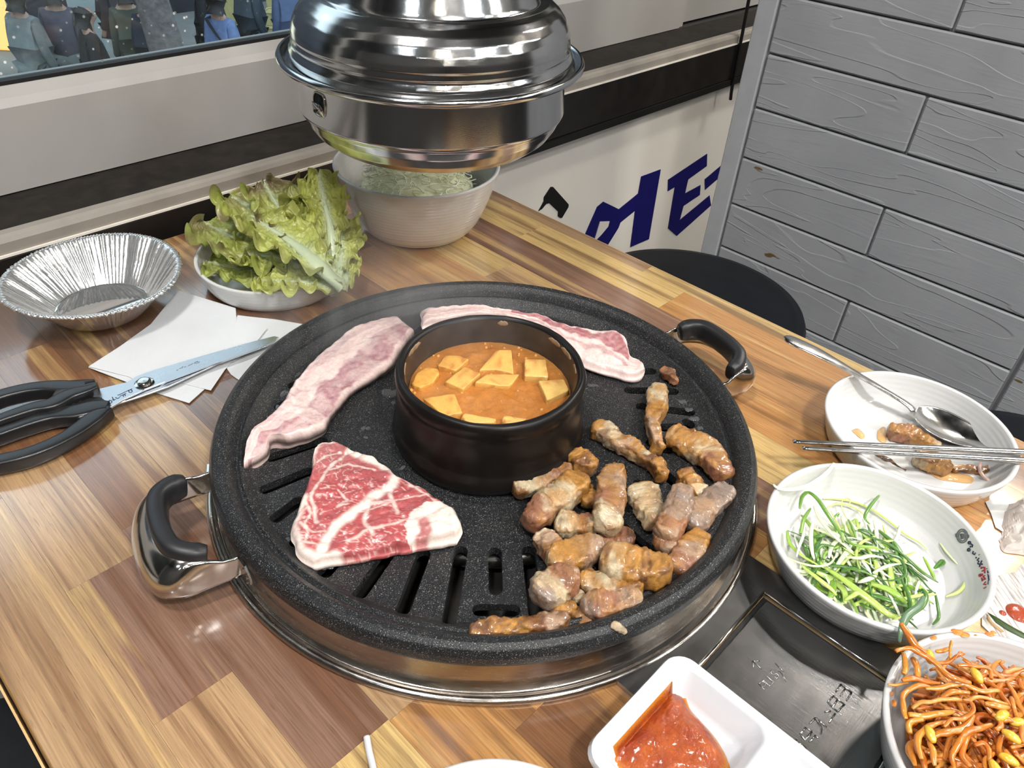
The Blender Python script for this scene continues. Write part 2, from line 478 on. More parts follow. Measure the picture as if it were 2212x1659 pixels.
MDARKW = plain('dark_room_wall', (0.035, 0.033, 0.032), 0.7, var=0.2, vscale=3)
MCEIL = plain('dark_ceiling', (0.02, 0.02, 0.02), 0.8)
MNAP = plain('white_napkin', (0.64, 0.655, 0.665), 0.85, var=0.03, vscale=30, bscale=420, bstr=0.5, bdist=0.0006)
MTISS = plain('crumpled_tissue', (0.50, 0.455, 0.42), 0.9, var=0.06, vscale=60, bscale=180, bstr=0.6, bdist=0.001)
# ================================================================== SETTING
def struct(name, VF, mat, parent=None, **k):
    o = obj(name, VF[0], VF[1], mat, parent, smooth=False, **k)
    if parent is None: o['kind'] = 'structure'
    return o
WX0, WX1 = -2.2, 3.4            # the window wall runs along x, the room lies at y < 0.5
struct('floor', box(WX0, WX1, -4.2, 0.75, -0.05, 0.0), MFLOOR)
struct('ceiling', box(WX0, WX1, -4.2, 0.75, 2.5, 2.55), MCEIL)
struct('wall_back', box(WX0, WX1, -4.25, -4.2, 0, 2.5), MDARKW)
struct('wall_left', box(WX0-0.05, WX0, -4.2, 0.75, 0, 2.5), MDARKW)
struct('wall_far_right', box(WX1, WX1+0.05, -4.2, 0.75, 0, 2.5), MDARKW)

# window wall: white film below, black board, sill trim, grimy track, sash frame, glass
def wempty(name, loc):
    o = bpy.data.objects.new(name, None); o.location = loc; o['kind'] = 'structure'
    o.empty_display_size = 0.02; COL.objects.link(o); ORG[o.name] = np.array(loc, float); return o
wall = wempty('wall_window', (0.6, 0.56, 0.0))
YB = 0.505
struct('film_panel', box(WX0, WX1, 0.529, 0.60, 0.0, TZ-0.046), MPANEL, wall)
struct('black_board', bevelled(box(WX0, WX1, YB, 0.60, TZ-0.048, TZ+0.022), 0.002, 1), MBAND, wall)
struct('lower_bead', box(WX0, WX1, YB-0.003, YB+0.02, TZ-0.060, TZ-0.048), MBLKV, wall)
struct('aluminium_strip', box(WX0, WX1, YB-0.001, YB+0.006, TZ+0.022, TZ+0.0245), MALU, wall)
prof = [(YB+0.001, 0.0248), (YB+0.001, 0.036), (YB+0.003, 0.0405), (YB+0.007, 0.0425), (YB+0.017, 0.0425), (YB+0.017, 0.036), (0.600, 0.036), (0.600, 0.0248)]
def extrude_x(prof, x0, x1):
    m = len(prof)
    V = [(x0, y, TZ+z) for y, z in prof]+[(x1, y, TZ+z) for y, z in prof]
    return V, [list(range(m)), [m+i for i in range(m)][::-1]]+[[i, (i+1) % m, m+(i+1) % m, m+i] for i in range(m)]
o = struct('trim_1', extrude_x(prof, WX0, WX1), MTRIM, wall); o.name = 'sill_trim'
struct('sliding_track', box(WX0, WX1, YB+0.018, 0.602, TZ+0.0365, TZ+0.0415), MTRACK, wall)
struct('wall_upper', box(WX0, WX1, 0.56, 0.75, 2.32, 2.5), MDARKW, wall)
struct('wall_lower', box(WX0, WX1, 0.60, 0.75, 0.0, TZ+0.036), MDARKW, wall)
win = wempty('window_1', (0.6, 0.64, TZ+0.043))
def sash(x0, x1, y0):
    f = MB()
    zb, zt = TZ+0.0425, 2.32
    pr = [(y0, 0.0425), (y0, 0.128), (y0+0.004, 0.136), (y0+0.016, 0.1445), (y0+0.05, 0.1445), (y0+0.05, 0.0425)]
    f.add(extrude_x(pr, x0, x1))
    f.add(box(x0, x1, y0, y0+0.05, zt-0.06, zt))
    for xa in (x0, x1-0.05): f.add(box(xa, xa+0.05, y0, y0+0.05, zb+0.1, zt-0.06))
    o = f.build('sash_frame', MFRAME, win, smooth=False)
    struct('gasket', box(x0+0.05, x1-0.05, y0+0.017, y0+0.03, TZ+0.1445, TZ+0.1485), MBLKV, win)
    struct('glass_pane', box(x0+0.045, x1-0.045, y0+0.022, y0+0.026, TZ+0.140, zt-0.055), MGLASS, win)
sash(-2.18, -0.62, 0.602); sash(-0.62, 1.12, 0.602); sash(1.13, 3.38, 0.625)
struct('jamb', box(1.118, 1.135, 0.605, 0.70, TZ+0.043, 2.32), MFRAME, win)
# black cable hanging in front of the sill beside the partition
cab = smoothpath([PY(1625, -40, 0.50), PY(1606, 60, 0.50), PY(1583, 180, 0.50), PY(1578, 215, 0.50)], 24)
obj('power_cable', *sweep(cab, 0.0035, 0.0035, 8), MBLKV, label='thin black cable hanging down the window wall beside the grey partition', cat='cable')

# vinyl letters and marks on the film panel
letters = thing('wall_lettering', 'dark blue lettering stuck on the white panel under the window', 'sign', tuple(PY(1400, 500, 0.529)))
def mark(name, pts, mat):
    P = [PY(u, v, 0.529) for u, v in zoomed(pts, 1150, 300, 4.88)]
    return obj(name, *prism(P, (0, -1, 0), 0.0012), mat, letters, smooth=False)
mark('letter_stroke', [(745, 660), (680, 715), (520, 1080), (640, 1190), (790, 1120), (905, 935), (925, 880), (1080, 755), (1030, 1140), (1225, 1055), (1350, 320), (1145, 395), (1112, 575), (910, 740)], MBLUE)
mark('letter_counter', [(705, 870), (805, 865), (790, 920), (715, 1010), (640, 1085)], MPANEL).location.y -= 0.0013
mark('letter_stroke', [(1428, 430), (1840, 155), (1835, 285), (1640, 425), (1605, 575), (1770, 485), (1762, 590), (1590, 705), (1550, 855), (1865, 595), (1880, 700), (1520, 1020), (1428, 940), (1500, 505), (1425, 550)], MBLUE)
mark('letter_stroke', [(1815, 425), (1975, 290), (2080, 200), (2070, 330), (1940, 430), (1818, 535)], MBLUE)
bolt = thing('wall_mark', 'black bent shape stuck on the white panel left of the blue letters', 'sign', tuple(PY(1190, 440, 0.529)))
P = [PY(u, v, 0.529) for u, v in zoomed([(190, 505), (215, 505), (380, 690), (375, 720), (310, 830), (290, 832), (265, 815), (268, 765), (175, 675), (140, 685), (100, 735), (60, 760), (115, 660), (118, 615)], 1150, 300, 4.88)]
obj('mark_shape', *prism(P, (0, -1, 0), 0.0012), MBLKV, bolt, smooth=False)

# grey plank partition
XP = 0.92
part = wempty('wall_partition', (XP, 0.06, 0.0))
zr = [float(PX(u, v, XP)[2]) for u, v in [(1660, 114), (1633, 231), (1604, 338), (1583, 439), (1559, 530)]]
pitch = (zr[0]-zr[-1])/4
yl = float(PX(1604, 338, XP)[1]); ym = float(PX(1912, 448, XP)[1]); yr = float(PX(2190, 795, XP)[1])
ylo = float(PX(1519, 530, XP)[1])
struct('backing', box(XP+0.0035, XP+0.05, yr-0.40, ylo-0.001, 0.0, 1.25), MGROUT, part)
NR = int((1.25-zr[0])/pitch)
NR -= NR % 2
z0 = zr[0]+pitch*NR
plank_src = {}
def plank(y0, y1, za, zb):
    m = 0.0015
    VF = bevelled(box(XP-0.004, XP+0.003, y0+m, y1-m, za+m, zb-m), 0.0022, 1)
    struct('plank', VF, MPLK, part)
row = 0
struct('cap', bevelled(box(XP-0.008, XP+0.052, yr-0.40, ylo, 1.25, 1.268), 0.003, 1), MTRIMG, part)
if 1.25-z0 > 0.004: plank(yr, yl, z0, 1.25)
zt = z0
while zt > 0.02:
    zb = max(zt-pitch, 0.0)
    if row % 2 == 0 : plank(ym, yl, zb, zt); plank(yr, ym, zb, zt)
    else: plank(yr, yl, zb, zt)
    zt -= pitch; row += 1
struct('batten', bevelled(box(XP-0.006, XP+0.05, yl+0.002, ylo, 0.0, 1.25), 0.002, 1), MTRIMG, part)
struct('batten', bevelled(box(XP-0.006, XP+0.05, yr-0.10, yr-0.006, 0.42, 1.25), 0.002, 1), MPLK, part)

# ================================================================== STREET beyond the glass
GZ = -2.7
MPAVE = plain('pale_pavement', (0.22, 0.225, 0.215), 0.8, var=0.2, vscale=1.2)
MSHOP = plain('dark_shopfront', (0.022, 0.021, 0.03), 0.6, var=0.4, vscale=2)
MSIGNT = plain('pale_teal_sign_face', (0.30, 0.36, 0.36), 0.5, var=0.05)
MCRATE = plain('yellow_crate_plastic', (0.42, 0.37, 0.16), 0.6, var=0.12, vscale=9)
MBARK = plain('grey_bark', (0.12, 0.105, 0.10), 0.9, var=0.35, vscale=14, bscale=30, bstr=0.6, bdist=0.02)
MAMBER = emit('amber_shop_light', (1.0, 0.55, 0.18), 0.9)
MLIT = emit('lit_shop_window', (0.95, 0.85, 0.65), 0.9)
struct('ground', box(-25, 40, 0.8, 45, GZ-0.2, GZ), MPAVE, kind='structure')
bld = thing('street_building', 'dark shop building standing across the street beyond the window', 'building', (8, 18, GZ))
obj('facade', *box(-30, 50, 15.3, 26, GZ, 8.5), MSHOP, bld, smooth=False)
for i in range(9):
    x = -8+i*4.4
    struct('shop_window', box(x, x+3.0, 15.25, 15.3, GZ+0.5, GZ+2.6), MLIT if i in (2, 6) else MSHOP, bld)
    struct('awning', box(x-0.3, x+3.3, 14.6, 15.3, GZ+2.8, GZ+3.0), MSHOP, bld)
def at_head(u, v, z=-1.15):
    d = ray(u, v); t = (z-CAM[2])/d[2]; return CAM+t*d
def board(name, quad, depth, mat, label):
    """a sign or crate face given by its four visible corners, standing at one distance"""
    P = []
    for u, v in quad:
        d = ray(u, v); P.append(CAM+d*(depth/np.dot(d, FWD)))
    P = np.array(P); n = np.cross(P[1]-P[0], P[3]-P[0]); n /= np.linalg.norm(n)
    return prism(P, n*np.sign(np.dot(n, FWD)), 0.12, 0.01)
def free_box(u0, v0, u1, v1, dist, depth=0.4):
    """upright box whose front fills about that much of the view at that distance"""
    d0 = ray((u0+u1)/2, (v0+v1)/2); c = CAM+d0*(dist/np.dot(d0, FWD)); sc = dist/FPX
    w = (u1-u0)*sc; h = (v1-v0)*sc/math.cos(_pit)
    e = np.array([RIGHT[0], RIGHT[1], 0]); e /= np.linalg.norm(e); g = np.array([-e[1], e[0], 0])
    V = [c+e*a*w/2+g*b*depth+np.array([0, 0, q*h/2]) for a in (-1, 1) for b in (0, 1) for q in (-1, 1)]
    return V, box(0, 1, 0, 1, 0, 1)[1]
def ground_stand(name, u0, v0, u1, v1, dist, mat, label, cat, group=None, depth=0.1):
    V, F = free_box(u0, v0, u1, v1, dist, depth)
    t = thing(name, label, cat, tuple(np.mean(np.array(V), 0)), group)
    obj('panel', *bevelled((V, F), 0.015, 1), mat, t, smooth=False)
    V = np.array(V); zb = V[:, 2].min(); c0, c1 = V[0], V[4]
    for c in (c0, c1):
        if zb-GZ > 0.05: obj('post', *sweep([(c[0], c[1], GZ), (c[0], c[1], zb+0.02)], 0.03, 0.03, 8), MBARK, t)
    return t
ground_stand('sign_board', 150, -30, 212, 92, 11.5, MSIGNT, 'tall pale teal sign board behind the person in black', 'sign')
ground_stand('sign_board', 6, -30, 46, 64, 12.5, MSIGNT, 'narrow pale teal panel behind the crowd at the window corner', 'sign')
ground_stand('lit_panel', -40, -10, 16, 92, 12.0, MAMBER, 'glowing amber shop panel at the far left of the window', 'sign')
cr = [(490, 46, 516, 66, 'yellow crate right beside the person in pale blue'), (489, 70, 517, 100, 'pale yellow crate standing below the bright yellow one'),
      (526, 70, 549, 96, 'pale crate standing between two pairs of dark legs'), (480, -30, 508, 38, 'olive green crate stacked highest behind the person in pale blue'),
      (572, -34, 604, 26, 'tall cream crate behind the person in the denim jacket'), (570, 29, 602, 56, 'cream crate in the middle of the right hand stack'), (572, 62, 606, 86, 'lowest cream crate of the right hand stack'),
      (524, 44, 540, 64, 'small yellow crate seen between dark trousers')]
for u0, v0, u1, v1, l in cr:
    V, F = free_box(u0+1.5, v0+3, u1-1.5, v1-3, 12.6+0.6*((u0*7) % 3), 0.3)
    t = thing('crate', l, 'crate', tuple(np.mean(np.array(V), 0)), 'crates stacked across the street')
    obj('crate_body', *bevelled((V, F), 0.012, 1), MCRATE, t, smooth=False)
    V = np.array(V); a, b2 = V[1], V[5]; dz = np.array([0, 0, V[1][2]-V[0][2]])
    rimp = [V[1]+np.array([0, 0, 0.004]), V[5]+np.array([0, 0, 0.004]), V[7]+np.array([0, 0, 0.004]), V[3]+np.array([0, 0, 0.004])]
    obj('crate_rim', *sweep(smoothpath(rimp+[rimp[0]], 20)[:-1], 0.012, 0.012, 6, closed=True), MCRATE, t)
# tree trunk
b0 = at_head(408, 330, GZ); dirn = ray(395, 20)
tp = [b0, b0+np.array([0.02, 0, 0.9]), b0+np.array([-0.05, 0.02, 1.9]), b0+np.array([-0.16, 0, 3.2]), b0+np.array([-0.30, 0.05, 5.0])]
tree = thing('street_tree', 'grey tree trunk standing on the pavement among the passers-by', 'tree', tuple(b0))
pth = smoothpath(tp, 30)
V, F = sweep(pth, lin([0.30, 0.19, 0.17, 0.19, 0.15], 30), lin([0.30, 0.19, 0.17, 0.19, 0.15], 30), 20)
V = np.array([v+np.array([sn(v, 3), sn(v, 3, 5), 0])*0.03 for v in V])
obj('trunk', V, F, MBARK, tree)
for a, l in ((0.5, 1.2), (2.4, 1.5), (4.4, 1.3)):
    q = pth[22]; e = q+np.array([math.cos(a)*l, math.sin(a)*l, 1.1])
    obj('branch', *sweep(smoothpath([q, (q+e)/2+np.array([0, 0, -0.1]), e], 12), lin([0.09, 0.03], 12), lin([0.09, 0.03], 12), 8), MBARK, tree)

# passers-by
MSKIN = plain('skin', (0.34, 0.21, 0.155), 0.55, var=0.05, sss=0.1)
def cloth(name, c): return plain(name, c, 0.85, var=0.15, vscale=12)
MHAIR = plain('dark_hair', (0.015, 0.012, 0.011), 0.6, var=0.3); MHAIRB = plain('light_brown_hair', (0.30, 0.20, 0.12), 0.6, var=0.3)
def skinned(name, verts, edges, rads, mat, parent, levels=1):
    me = bpy.data.meshes.new(name); org = ORG[parent.name]
    me.from_pydata([tuple(v) for v in verts], edges, [])
    o = bpy.data.objects.new(name, me); COL.objects.link(o)
    m = o.modifiers.new('skin', 'SKIN'); m.use_smooth_shade = True
    for i, r in enumerate(rads): me.skin_vertices[0].data[i].radius = r if isinstance(r, tuple) else (r, r)
    me.skin_vertices[0].data[0].use_root = True
    s = o.modifiers.new('sub', 'SUBSURF'); s.levels = levels; s.render_levels = levels
    dg = bpy.context.evaluated_depsgraph_get()
    nm = bpy.data.meshes.new_from_object(o.evaluated_get(dg))
    bpy.data.objects.remove(o)
    nm.name = name; nm.materials.clear(); nm.materials.append(mat)
    nm.polygons.foreach_set('use_smooth', [True]*len(nm.polygons))
    o = bpy.data.objects.new(name, nm); COL.objects.link(o); o.parent = parent; ORG[o.name] = org
    return o
def person(u, v, face, label, coat, trousers, hair=MHAIR, seated=False, arms='down', skirt=False, extra=None, long_hair=False, hz=None):
    """face: heading in degrees in the world's xy plane"""
    H = (-1.15 if not seated else -1.55) if hz is None else hz
    p = at_head(u, v, H)
    t = thing('person', label, 'person', (p[0], p[1], GZ), 'passers-by in the street')
    t.rotation_euler = (0, 0, math.radians(face)-math.pi/2)
    base = H-GZ-1.55           # lets a seated person sink
    def L(x, y, z): return (x, y, z)
    # x = left/right, y = forward, z = up ; head centre 1.55 when standing
    if seated:
        hip, kn, ft = 0.72, 0.50, 0.06
        J = dict(pel=(0, 0, hip), bel=(0, 0.02, hip+0.2), che=(0, 0.04, hip+0.42), nk=(0, 0.05, hip+0.60), hd=(0, 0.08, hip+0.72), tp=(0, 0.07, hip+0.84))
    else:
        J = dict(pel=(0, 0, 0.88), bel=(0, 0.01, 1.05), che=(0, 0.0, 1.27), nk=(0, 0.01, 1.42), hd=(0, 0.03, 1.54), tp=(0, 0.02, 1.65))
    ks = ['pel', 'bel', 'che', 'nk', 'hd', 'tp']
    V = [J[k] for k in ks]; R = [(0.14, 0.10), (0.13, 0.095), (0.155, 0.10), 0.052, (0.078, 0.095), (0.068, 0.075)]
    E = [(0, 1), (1, 2), (2, 3), (3, 4), (4, 5)]
    V.append((0, J['hd'][1]+0.105, J['hd'][2]-0.01)); R.append(0.014); E.append((4, 6))       # nose
    limbs = {}
    for s in (-1, 1):
        n0 = len(V)
        sh = (0.155*s, J['che'][1], J['che'][2]+0.08)
        if arms == 'down': el, wr, hn = (0.20*s, J['che'][1]-0.03, J['che'][2]-0.22), (0.215*s, J['che'][1]+0.06, J['che'][2]-0.46), (0.215*s, J['che'][1]+0.09, J['che'][2]-0.55)
        else: el, wr, hn = (0.25*s, J['che'][1]+0.02, J['che'][2]-0.20), (0.16*s, J['che'][1]+0.24, J['che'][2]-0.16), (0.10*s, J['che'][1]+0.30, J['che'][2]-0.12)
        V += [sh, el, wr, hn]; R += [0.058, 0.045, 0.032, (0.038, 0.025)]; E += [(2, n0), (n0, n0+1), (n0+1, n0+2), (n0+2, n0+3)]
        limbs['arm%d' % s] = (sh, el, wr)
        m0 = len(V)
        if seated:
            h, k, a, f = (0.09*s, 0.0, hip-0.02), (0.11*s, 0.42, hip-0.04), (0.11*s, 0.42, 0.08), (0.11*s, 0.56, 0.04)
        else:
            st = 0.10*s if not skirt else 0.03*s
            h, k, a, f = (0.09*s, 0, 0.82), (0.10*s, 0.03+st, 0.46), (0.10*s, -0.02+st*1.6, 0.08), (0.10*s, 0.12+st*1.6, 0.035)
        V += [h, k, a, f]; R += [0.085, 0.058, 0.04, (0.042, 0.03)]; E += [(0, m0), (m0, m0+1), (m0+1, m0+2), (m0+2, m0+3)]
        limbs['leg%d' % s] = (h, k, a)
    skinned('body', V, E, R, MSKIN, t)
    # coat
    CV = [J['pel'], J['bel'], J['che'], (0, J['nk'][1], J['nk'][2]+0.01)]; CR = [(0.20, 0.15), (0.185, 0.14), (0.185, 0.14), 0.09]; CE = [(0, 1), (1, 2), (2, 3)]
    if not seated: CV.append((0, 0, J['pel'][2]-0.14)); CR.append((0.20, 0.15)); CE.append((0, 4))
    for s in (-1, 1):
        n0 = len(CV); sh, el, wr = limbs['arm%d' % s]
        CV += [sh, el, wr]; CR += [0.078, 0.064, 0.054]; CE += [(2, n0), (n0, n0+1), (n0+1, n0+2)]
    if skirt:
        CV.append((0, 0, J['pel'][2]-0.30)); CR.append((0.21, 0.16)); CE.append((0, len(CV)-1))
    skinned('coat', CV, CE, CR, coat, t)
    TV = [J['pel']]; TR = [(0.165, 0.12)]; TE = []
    for s in (-1, 1):
        n0 = len(TV); h, k, a = limbs['leg%d' % s]
        TV += [h, k, a]; TR += [0.10, 0.078, 0.062]; TE += [(0, n0), (n0, n0+1), (n0+1, n0+2)]
    skinned('trousers', TV, TE, TR, trousers, t)
    hd = np.array(J['hd'])
    hp = [hd+np.array([0, -0.035, -0.03]), hd+np.array([0, -0.03, 0.05]), hd+np.array([0, 0.0, 0.10])]
    HR = [0.085, (0.092, 0.10), (0.080, 0.09)]; HE = [(0, 1), (1, 2)]
    if long_hair: hp.append(hd+np.array([0, -0.07, -0.22])); HR.append((0.10, 0.05)); HE.append((0, 3))
    else: hp.append(hd+np.array([0, -0.05, -0.07])); HR.append(0.06); HE.append((0, 3))
    skinned('hair', hp, HE, HR, hair, t)
    for c in t.children: c.location = (0, 0, 0)
    if extra: extra(t, J, limbs)
    return t
def bag(mat, w=0.16, h=0.24, s=1, drop=0.62):
    def f(t, J, limbs):
        x, y, z = limbs['arm%d' % s][2]
        V = np.array(box(x-0.06, x+0.06, y-w/2, y+w/2, z-h-0.25, z-0.25)[0]); 
        o = obj('shopping_bag', *bevelled((V+ORG[t.name], box(0, 1, 0, 1, 0, 1)[1]), 0.012, 2), mat, t)
        obj('bag_handle', np.array(sweep(smoothpath([(x, y-0.05, z-0.25), (x, y, z-0.07), (x, y+0.05, z-0.25)], 12), 0.008, 0.008, 6)[0])+ORG[t.name], sweep(smoothpath([(x, y-0.05, z-0.25), (x, y, z-0.07), (x, y+0.05, z-0.25)], 12), 0.008, 0.008, 6)[1], mat, t)
    return f
def strap(mat):
    def f(t, J, limbs):
        c = J['che']
        P = smoothpath([(-0.12, c[1]+0.10, c[2]+0.14), (0.02, c[1]+0.145, c[2]-0.05), (0.17, c[1]+0.10, c[2]-0.28), (0.10, c[1]-0.13, c[2]-0.1), (-0.1, c[1]-0.12, c[2]+0.12)], 26)+ORG[t.name]
        obj('bag_strap', *sweep(P, 0.022, 0.008, 6, closed=True), mat, t)
        V = np.array(box(0.14, 0.30, -0.16, 0.12, c[2]-0.55, c[2]-0.28)[0])+ORG[t.name]
        obj('shoulder_bag', *bevelled((V, box(0, 1, 0, 1, 0, 1)[1]), 0.03, 2), mat, t)
    return f
CBLK = cloth('black_cloth', (0.012, 0.012, 0.014)); CLIL = cloth('lilac_grey_cloth', (0.085, 0.08, 0.10)); CPUR = cloth('dark_purple_cloth', (0.02, 0.016, 0.024))
CGRN = cloth('khaki_green_cloth', (0.05, 0.058, 0.042)); CNAV = cloth('navy_cloth', (0.012, 0.014, 0.028)); CBLU = cloth('pale_blue_knit', (0.13, 0.18, 0.33))
CDEN = cloth('denim_cloth', (0.06, 0.09, 0.17)); CPAL = cloth('pale_grey_cloth', (0.15, 0.165, 0.16)); CWHT = cloth('white_paper', (0.68, 0.72, 0.85)); CTEA = cloth('grey_blue_cloth', (0.045, 0.06, 0.075))
person(183, 46, -10, 'person in a black top with short dark hair before the teal sign board', CBLK, CBLK, hz=-1.2)
person(66, -52, 70, 'person in a dark purple coat at the upper left of the window', CPUR, CBLK)
person(112, -12, 60, 'person in a long lilac grey coat left of the teal sign board', CLIL, CPAL, skirt=True)
person(264, -14, 80, 'person in a khaki green jacket carrying a white bag', CGRN, CGRN, extra=bag(CWHT, 0.22, 0.30, -1))
person(312, 4, 40, 'person in a navy coat with light brown hair beside the tree trunk', CNAV, CNAV, MHAIRB, long_hair=True)
person(468, 8, 20, 'person in a pale blue sweater with a black bag strap', CBLU, CBLK, extra=strap(CBLK))
person(527, -52, 10, 'striding person in a grey blue jacket and dark trousers before the crates', CTEA, CBLK)
person(614, -44, 90, 'person in a blue denim jacket next to the steel hood', CDEN, CDEN)
person(428, -44, -30, 'person in black partly behind the pale blue sweater and the tree', CBLK, CBLK)
person(224, -66, 120, 'person in a dark purple coat farther back left of the khaki jacket', CPUR, CBLK)
person(57, 72, 30, 'person in a pale grey top low in the left corner of the window', CPAL, CPAL, hz=-1.5)
# ================================================================== TABLE
table = thing('dining_table', 'wood laminate restaurant table with multicoloured planks against the window wall', 'table', (0.007, -0.12, 0))
TX0, TX1, TY0, TY1 = -0.334, 0.349, -0.72, 0.486
obj('table_core', *bevelled(box(TX0+0.001, TX1-0.001, TY0+0.001, TY1-0.001, TZ-0.034, TZ-0.0122), 0.001, 1), MW, table, smooth=False).color = (0.42, 0.24, 0.10, 1)
PCOL = dict(y=(0.56, 0.38, 0.15), o=(0.44, 0.215, 0.072), p=(0.235, 0.128, 0.084), b=(0.215, 0.10, 0.045), t=(0.41, 0.255, 0.13), d=(0.135, 0.064, 0.034))
rs = random.Random(4)
def stave(x0, x1, y0, y1, key):
    g = 0.00006
    o = obj('plank', *box(x0+g, x1-g, y0+g, y1-g, TZ-0.012, TZ), MW, table, smooth=False)
    c = PCOL[key]; k = 0.92+0.16*rs.random()
    o.color = (c[0]*k, c[1]*k, c[2]*k, 1)
gx = [TX1, 0.330]+[0.330-0.0472*i for i in range(1, 15)]
gx[-1] = -0.331
# columns from the right edge to the left edge: joints along y (from the window) and the tone of each stave
colspec = [
    ([0.30, 0.095, -0.26, -0.5], 'ptyot'), ([0.24, 0.039, -0.30, -0.55], 'yyoby'), ([0.43, 0.0, -0.34], 'ppotp'), ([0.20, -0.06, -0.40], 'ytoyb'),
    ([0.41, 0.10, -0.22, -0.52], 'ooypt'), ([0.33, 0.0, -0.31], 'bopy'), ([0.42, 0.14, -0.2, -0.49], 'dboyp'), ([0.27, -0.05, -0.34], 'bbyo'),
    ([0.36, 0.06, -0.23, -0.5], 'bdoyb'), ([0.21, -0.10, -0.41], 'btoyp'), ([0.40, 0.12, -0.17, -0.45], 'bdoby'), ([0.31, 0.262, -0.117, -0.4], 'dbtoyp'),
    ([0.37, 0.116, -0.116, -0.33], 'dbpyt'), ([0.24, 0.09, -0.03, -0.28], 'btpto'), ([0.2], 'pt')]
for i, (js, keys) in enumerate(colspec):
    xa, xb = (gx[i+1], gx[i]) if i+1 < len(gx) else (TX0, gx[i])
    ys = [TY1]+js+[TY0]
    for j in range(len(ys)-1):
        stave(xa, xb, ys[j+1], ys[j], keys[j % len(keys)])
MEDGE = plain('pale_wood_edging', (0.55, 0.36, 0.16), 0.4, var=0.15, vscale=60)
for xa, xb in ((TX1, TX1+0.0012), (TX0-0.0012, TX0)): obj('edge_band', *box(xa, xb, TY0, TY1, TZ-0.034, TZ-0.0004), MEDGE, table, smooth=False)
obj('pedestal', *sweep([(0.0, -0.12, 0.02), (0.0, -0.12, TZ-0.034)], 0.05, 0.05, 24), MBLACK, table)
obj('foot_plate', *bevelled(box(-0.24, 0.24, -0.45, 0.20, 0, 0.02), 0.006, 2), MBLACK, table, smooth=False)

# ================================================================== GRILL on the table
ring = thing('grill_ring', 'round stainless steel ring under the black grill pan', 'burner', (0, 0, TZ))
prof = [(0.1935, 0.0002), (0.2072, 0.0002), (0.2080, 0.0020), (0.2068, 0.0046), (0.2045, 0.0052), (0.2022, 0.0042), (0.2012, 0.0028), (0.2000, 0.0036), (0.1984, 0.0066), (0.1968, 0.0090),
        (0.1950, 0.0145), (0.1930, 0.0205), (0.1908, 0.0215), (0.1890, 0.0150), (0.1905, 0.004)]
obj('ring_wall', *lathe(prof, (0, 0), 160, True), MBRUSH, ring)
MDRIP = plain('sooty_steel', (0.045, 0.043, 0.04), 0.3, 0.7, var=0.5, vscale=40)
obj('drip_bowl', *lathe([(0.189, 0.010), (0.175, 0.004), (0.10, 0.003), (0.0, 0.003)], (0, 0), 96), MDRIP, ring)
obj('burner_tube', *sweep([(0.11*math.cos(a), 0.11*math.sin(a), TZ+0.010) for a in np.arange(72)*2*math.pi/72], 0.006, 0.006, 10, closed=True), MDRIP, ring)

pan = thing('grill_pan', 'large round black speckled grill pan with slots and two handles', 'grill pan', (0, 0, TZ+0.018))
PF = 0.026                                   # pan floor above the table
prof = [(0.0, 0.0185), (0.165, 0.0195), (0.186, 0.0222), (0.1945, 0.0245), (0.1985, 0.0275), (0.2002, 0.0315), (0.1998, 0.0365), (0.1975, 0.0410), (0.1938, 0.0432), (0.1895, 0.0425), (0.1862, 0.0398),
        (0.1845, 0.0368), (0.1826, 0.0337), (0.1814, 0.0336), (0.1800, 0.0348), (0.1790, 0.0346), (0.1755, 0.0312), (0.1715, 0.0276), (0.168, 0.0262), (0.160, PF), (0.10, PF), (0.074, PF), (0.0725, PF-0.001), (0.0, PF-0.001)]
V, F = lathe(prof, (0, 0), 192)
bm = bmesh.new()
vs = [bm.verts.new(v) for v in V]
for f in F: bm.faces.new([vs[i] for i in f])
bmesh.ops.remove_doubles(bm, verts=bm.verts, dist=1e-6)
bmesh.ops.dissolve_degenerate(bm, dist=1e-7, edges=bm.edges)
bmesh.ops.recalc_face_normals(bm, faces=bm.faces)
pme = bpy.data.meshes.new('pan_body'); bm.to_mesh(pme); bm.free()
slots = [((695.6, 1247), (760, 1170)), ((771.6, 1293), (845, 1188)), ((867, 1328), (918, 1190)), ((969, 1353), (997, 1184)), ((1071, 1281), (1069, 1187)), ((1026, 1318), (1118, 1319)), ((1141, 1184), (1158, 1335)),
         ((565, 1061), (673, 1016)), ((590, 1125), (650, 1078)), ((580, 991), (702, 951)), ((634, 1179), (690, 1120)), ((1352, 843), (1462, 846)), ((1377, 877), (1497, 892)), ((1370, 803), (1414, 802)),
         ((1395, 925), (1475, 922)), ((1340, 1135), (1402, 1190)), ((1410, 1000), (1460, 1046)), ((1400, 955), (1450, 975)), ((1375, 1040), (1420, 1090)), ((1480, 908), (1494, 922)),
         ((598, 882), (640, 860)), ((627, 836), (668, 818)), ((1215, 1205), (1255, 1320)), ((1285, 1200), (1335, 1275)), ((900, 722), (915, 708))]
cm = MB()
for a, b in slots:
    A, B = T(*a, PF), T(*b, PF)
    d = B-A; L = np.linalg.norm(d); d /= L; n = np.array([-d[1], d[0], 0])
    w = 0.0044
    A2, B2 = A+d*w*0.6, B-d*w*0.6
    P = [B2+n*w*math.cos(t)+d*w*math.sin(t) for t in np.linspace(0, math.pi, 7)]+[A2-n*w*math.cos(t)-d*w*math.sin(t) for t in np.linspace(0, math.pi, 7)]
    P = np.array(P); P[:, 2] = TZ+0.010
    cm.add(prism(P[::-1], (0, 0, 1), 0.03))
cme = bpy.data.meshes.new('cutter'); cme.from_pydata(np.concatenate(cm.V).tolist(), [], cm.F)
